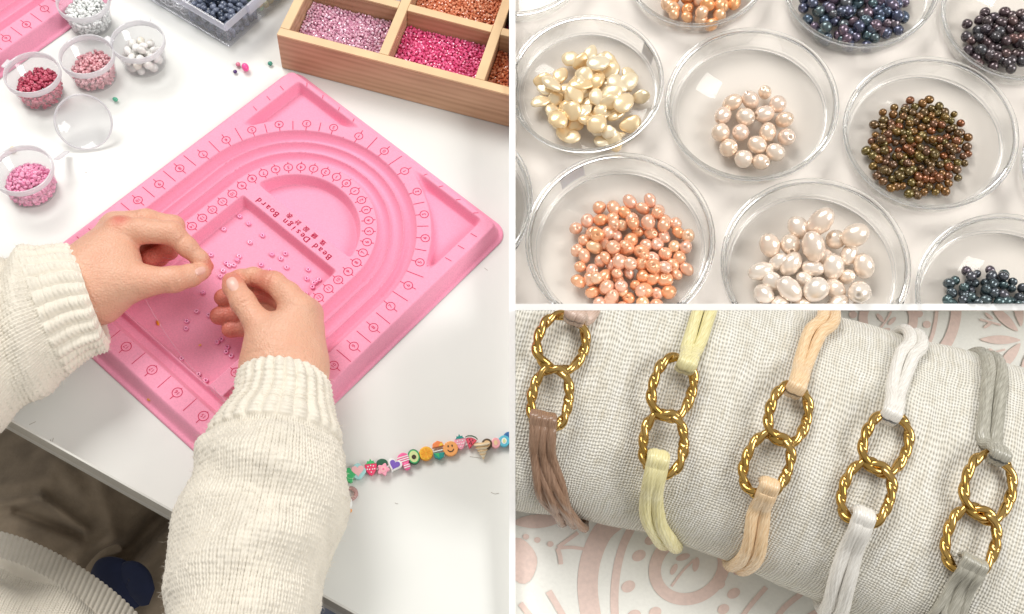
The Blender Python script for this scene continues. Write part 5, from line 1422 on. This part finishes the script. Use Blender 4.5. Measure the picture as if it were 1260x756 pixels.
for bi, b in enumerate(BR):
    px, py = bz(*b['up'][:2]); s0, t0 = st_at(px, py); p0 = roll_pt(np.array(s0), np.array(t0))
    root = empty('cord_bracelet', b['label'], 'bracelet', loc=tuple(p0), group='cord bracelets on the linen roll'); rl = np.array(root.location)
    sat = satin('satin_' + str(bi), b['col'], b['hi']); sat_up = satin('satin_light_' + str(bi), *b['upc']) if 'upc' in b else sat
    for key, lean, lift in (('up', .20, .0085), ('lo', -.22, .0085)):
        x, y, wz, hz, ang = b[key]; px, py = bz(x, y)
        s, th = st_at(px, py); dist = (Vector(roll_pt(np.array(s), np.array(th))) - CAMP).dot(RW @ Vector((0, 0, -1)))
        mpp = dist / F / 2.0
        a_ = hz * mpp * .5 * 1.0; b2 = wz * mpp * .5 * .88; wire = 27.0 * mpp * .5
        A_ = math.radians(ang)
        m4, n = place_on_roll(px, py, (math.sin(A_) * 10, -math.cos(A_) * 10), lean, lift)
        # foreshortening along the roll's curve
        o = link('gold_link', twisted_oval('gold_link', a_ - wire * .85, b2 - wire * .55, wire, 4.8 + .4 * ((bi * 3 + (key == 'lo')) % 3), var=bi * 1.7), M['gold'], root)
        o.matrix_basis = Matrix.Translation(-root.location) @ m4
    for key, side in (('uc', 1), ('lc', -1)):
        pts = b[key]; stl = []
        for p in pts:
            q = st_at(*bz(*p))
            if st_at.miss < 5 or len(stl) < 2: stl.append(q)
        # carry on round the roll past the silhouette
        ds = np.array(stl[-1]) - np.array(stl[-2])
        k_ = (.9 if side > 0 else -.9)
        stl += [(stl[-1][0] + ds[0] * .06, stl[-1][1] + k_ * .5), (stl[-1][0] + ds[0] * .08, stl[-1][1] + k_ * 1.2)]
        stl = np.array(stl, float)
        mpp = .70 / F / 2
        rr = b['w'][0 if side > 0 else 1] * mpp * .70
        nstr = 2 if not (b.get('fray') and side < 0) else 7
        for k in range(nstr):
            n = 70
            c = spline(stl, n); t = np.linspace(0, 1, n)
            spread = sstep(.02, .30, t)
            u = (k - (nstr - 1) / 2)
            if nstr == 2: offs = u * 2 * (.56 + .48 * spread) * rr
            else: offs = u / 3.0 * rr * 1.55 * (.75 + .30 * spread) + rr * .35 * np.sin(t * 9 + k * 1.9) * spread
            # across direction in the roll's length: stations per metre
            spm = (NS - 1) / Lr[-1]
            lift = rr * .85 + .0115 * np.exp(-((t) / .10) ** 2)
            if nstr > 2: lift = lift * .55 + rr * .25 * (1 + np.sin(k * 2.3 + t * 7)) + .004 * np.exp(-(t / .10) ** 2)
            P_ = roll_pt(c[:, 0] + offs * spm, c[:, 1], lift)
            # the loop: over the wire and down into the ring
            d0 = P_[0] - P_[4]; d0 /= np.linalg.norm(d0); nrm0 = roll_pt(c[:1, 0], c[:1, 1], .001)[0] - roll_pt(c[:1, 0], c[:1, 1])[0]; nrm0 /= np.linalg.norm(nrm0)
            head = np.array([P_[0] + d0 * .0075 - nrm0 * .0105, P_[0] + d0 * .0085 - nrm0 * .004, P_[0] + d0 * .0055 + nrm0 * .0006])
            P_ = np.vstack([head, P_])
            P_ = resample(P_, 200)
            r1 = rr * (1.0 if nstr == 2 else .52)
            rad = r1 * (1 + .07 * np.sin(np.linspace(0, 14, 200) + k))
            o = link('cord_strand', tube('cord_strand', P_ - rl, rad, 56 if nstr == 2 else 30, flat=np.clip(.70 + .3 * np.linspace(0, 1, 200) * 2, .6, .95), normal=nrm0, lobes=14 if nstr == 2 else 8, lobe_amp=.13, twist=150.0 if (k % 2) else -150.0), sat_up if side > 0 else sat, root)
            clip(o, CUTX(634.3, True)); clip(o, CUTY(382.1, False))

# --- printed medallions on the table cover
M['print'] = grain(mat('dusty_pink_print', (.80, .63, .565), .8), 300, .06)
def pz(x, y): p = PX(*bz(x, y), 0); return np.array([p.x, p.y])
DZ = [.0003]
def dz():
    DZ[0] += .00002; return DZ[0]
def decal(polys):
    V = []; Fc = []; zz = dz()
    for pl in polys:
        o = len(V); V += [(p[0], p[1], zz) for p in pl]; Fc.append(tuple(range(o, o + len(pl))))
    me = pyd('printed_motif', V, Fc, smooth=False)
    bm = bmesh.new(); bm.from_mesh(me)
    for f in bm.faces:
        if f.normal.z < 0: f.normal_flip()
    bm.to_mesh(me); bm.free()
    o = link('printed_motif', me, M['print'], bt)
    if not (clip(o, CUTX(634.3, True)) and clip(o, CUTY(382.1, False))): bpy.data.objects.remove(o)
def band(cx, cy, rx, ry, w, a0=0, a1=2 * PI, n=72, rot=0.0):
    """ring of zoomed-pixel radii on the table, as four-sided strips joined in one outline"""
    t = np.linspace(a0, a1, n); ca, sa = math.cos(rot), math.sin(rot)
    def P(r0, r1, q): x, y = r0 * math.cos(q), r1 * math.sin(q); return pz(cx + x * ca - y * sa, cy + x * sa + y * ca)
    o = [P(rx + w / 2, ry + w / 2, q) for q in t]; i = [P(rx - w / 2, ry - w / 2, q) for q in t]
    zz = dz(); V = [(p[0], p[1], zz) for p in o + i]; me = pyd('printed_motif', V, [(k, k + 1, n + k + 1, n + k) for k in range(n - 1)], smooth=False)
    bm = bmesh.new(); bm.from_mesh(me)
    for f in bm.faces:
        if f.normal.z < 0: f.normal_flip()
    bm.to_mesh(me); bm.free()
    ob = link('printed_motif', me, M['print'], bt)
    if not (clip(ob, CUTX(634.3, True)) and clip(ob, CUTY(382.1, False))): bpy.data.objects.remove(ob)
def blob(cx, cy, rx, ry, rot=0.0, n=20, tip=0.0):
    ca, sa = math.cos(rot), math.sin(rot); out = []
    for q in np.linspace(0, 2 * PI, n, endpoint=False):
        x, y = rx * math.cos(q), ry * math.sin(q) * (1 - tip * abs(math.cos(q)) ** 2); out.append(pz(cx + x * ca - y * sa, cy + x * sa + y * ca))
    decal([out])
def strokez(pts, w):
    p = spline(np.array(pts, float), 20); t = np.gradient(p, axis=0); t /= np.linalg.norm(t, axis=1)[:, None]; n = np.stack([-t[:, 1], t[:, 0]], 1) * w / 2
    zz = dz(); V = [(*pz(*q), zz) for q in (p + n)] + [(*pz(*q), zz) for q in (p - n)]
    me = pyd('printed_motif', V, [(k, k + 1, 21 + k, 20 + k) for k in range(19)], smooth=False)
    bm = bmesh.new(); bm.from_mesh(me)
    for f in bm.faces:
        if f.normal.z < 0: f.normal_flip()
    bm.to_mesh(me); bm.free()
    ob = link('printed_motif', me, M['print'], bt)
    if not (clip(ob, CUTX(634.3, True)) and clip(ob, CUTY(382.1, False))): bpy.data.objects.remove(ob)
# near medallion, below the roll
strokez([(262, 520), (222, 555), (194, 620), (186, 690), (196, 770), (214, 830)], 50)
strokez([(296, 540), (272, 590), (256, 660), (252, 740), (262, 830)], 20)
for x, y, r, s_ in ((312, 612, 18, 13), (286, 688, 18, 14), (300, 760, 18, 14), (340, 574, 15, 11), (352, 752, 16, 13), (510, 684, 15, 11), (545, 705, 17, 12), (556, 650, 13, 9), (520, 744, 15, 12)): blob(x, y, r, s_, -.5)
band(436, 640, 88, 76, 30, rot=-.55)
strokez([(392, 688), (420, 650), (448, 622)], 6); blob(420, 616, 18, 8, -.3); blob(452, 634, 8, 18, .2); blob(398, 646, 15, 7, -1.1)
strokez([(560, 770), (590, 730), (625, 690)], 12); strokez([(640, 780), (670, 740), (712, 705)], 14); strokez([(700, 790), (740, 760), (775, 745)], 22)
blob(20, 625, 42, 58, -.2, tip=.3); blob(62, 528, 60, 17, -.05, tip=.3)
for x, y in ((34, 566), (62, 574), (94, 584)): blob(x, y, 8, 7)
strokez([(112, 592), (140, 572), (162, 556)], 9); strokez([(112, 594), (145, 592), (176, 596)], 8); strokez([(112, 594), (118, 615), (120, 634)], 11)
strokez([(20, 730), (60, 780)], 14); strokez([(90, 700), (130, 770), (150, 820)], 16)
# far medallion, behind the roll
band(925, 30, 62, 58, 22, rot=.1)
for x, y in ((1020, 44), (1004, 66), (1012, 92), (838, 20), (815, 42), (832, 52), (1000, 18)): blob(x, y, 10, 9)
strokez([(1046, -30), (1042, 30), (1030, 80), (1008, 112)], 9)
strokez([(1092, -30), (1090, 30), (1072, 85), (1036, 130)], 26)
strokez([(720, -20), (745, 12), (760, 24)], 24)
strokez([(900, 60), (920, 34), (932, 12)], 5); blob(905, 28, 13, 5, .9); blob(934, 36, 13, 5, -.8); blob(918, 58, 12, 5, -.2)
blob(1200, 82, 50, 11, .02, tip=.5); blob(1210, 30, 46, 12, .75, tip=.5); blob(1222, 125, 44, 13, -.9, tip=.5); blob(1245, 10, 40, 11, 1.4, tip=.5); blob(1262, 150, 40, 11, -1.4, tip=.5)
for x, y in ((1150, 32), (1160, 120)):
    strokez([(x, y), (x + 30, y + (8 if y < 80 else -8)), (x + 52, y + (14 if y < 80 else -14))], 5); blob(x + 22, y - 8, 13, 4, .7); blob(x + 20, y + 14, 13, 4, -.6)
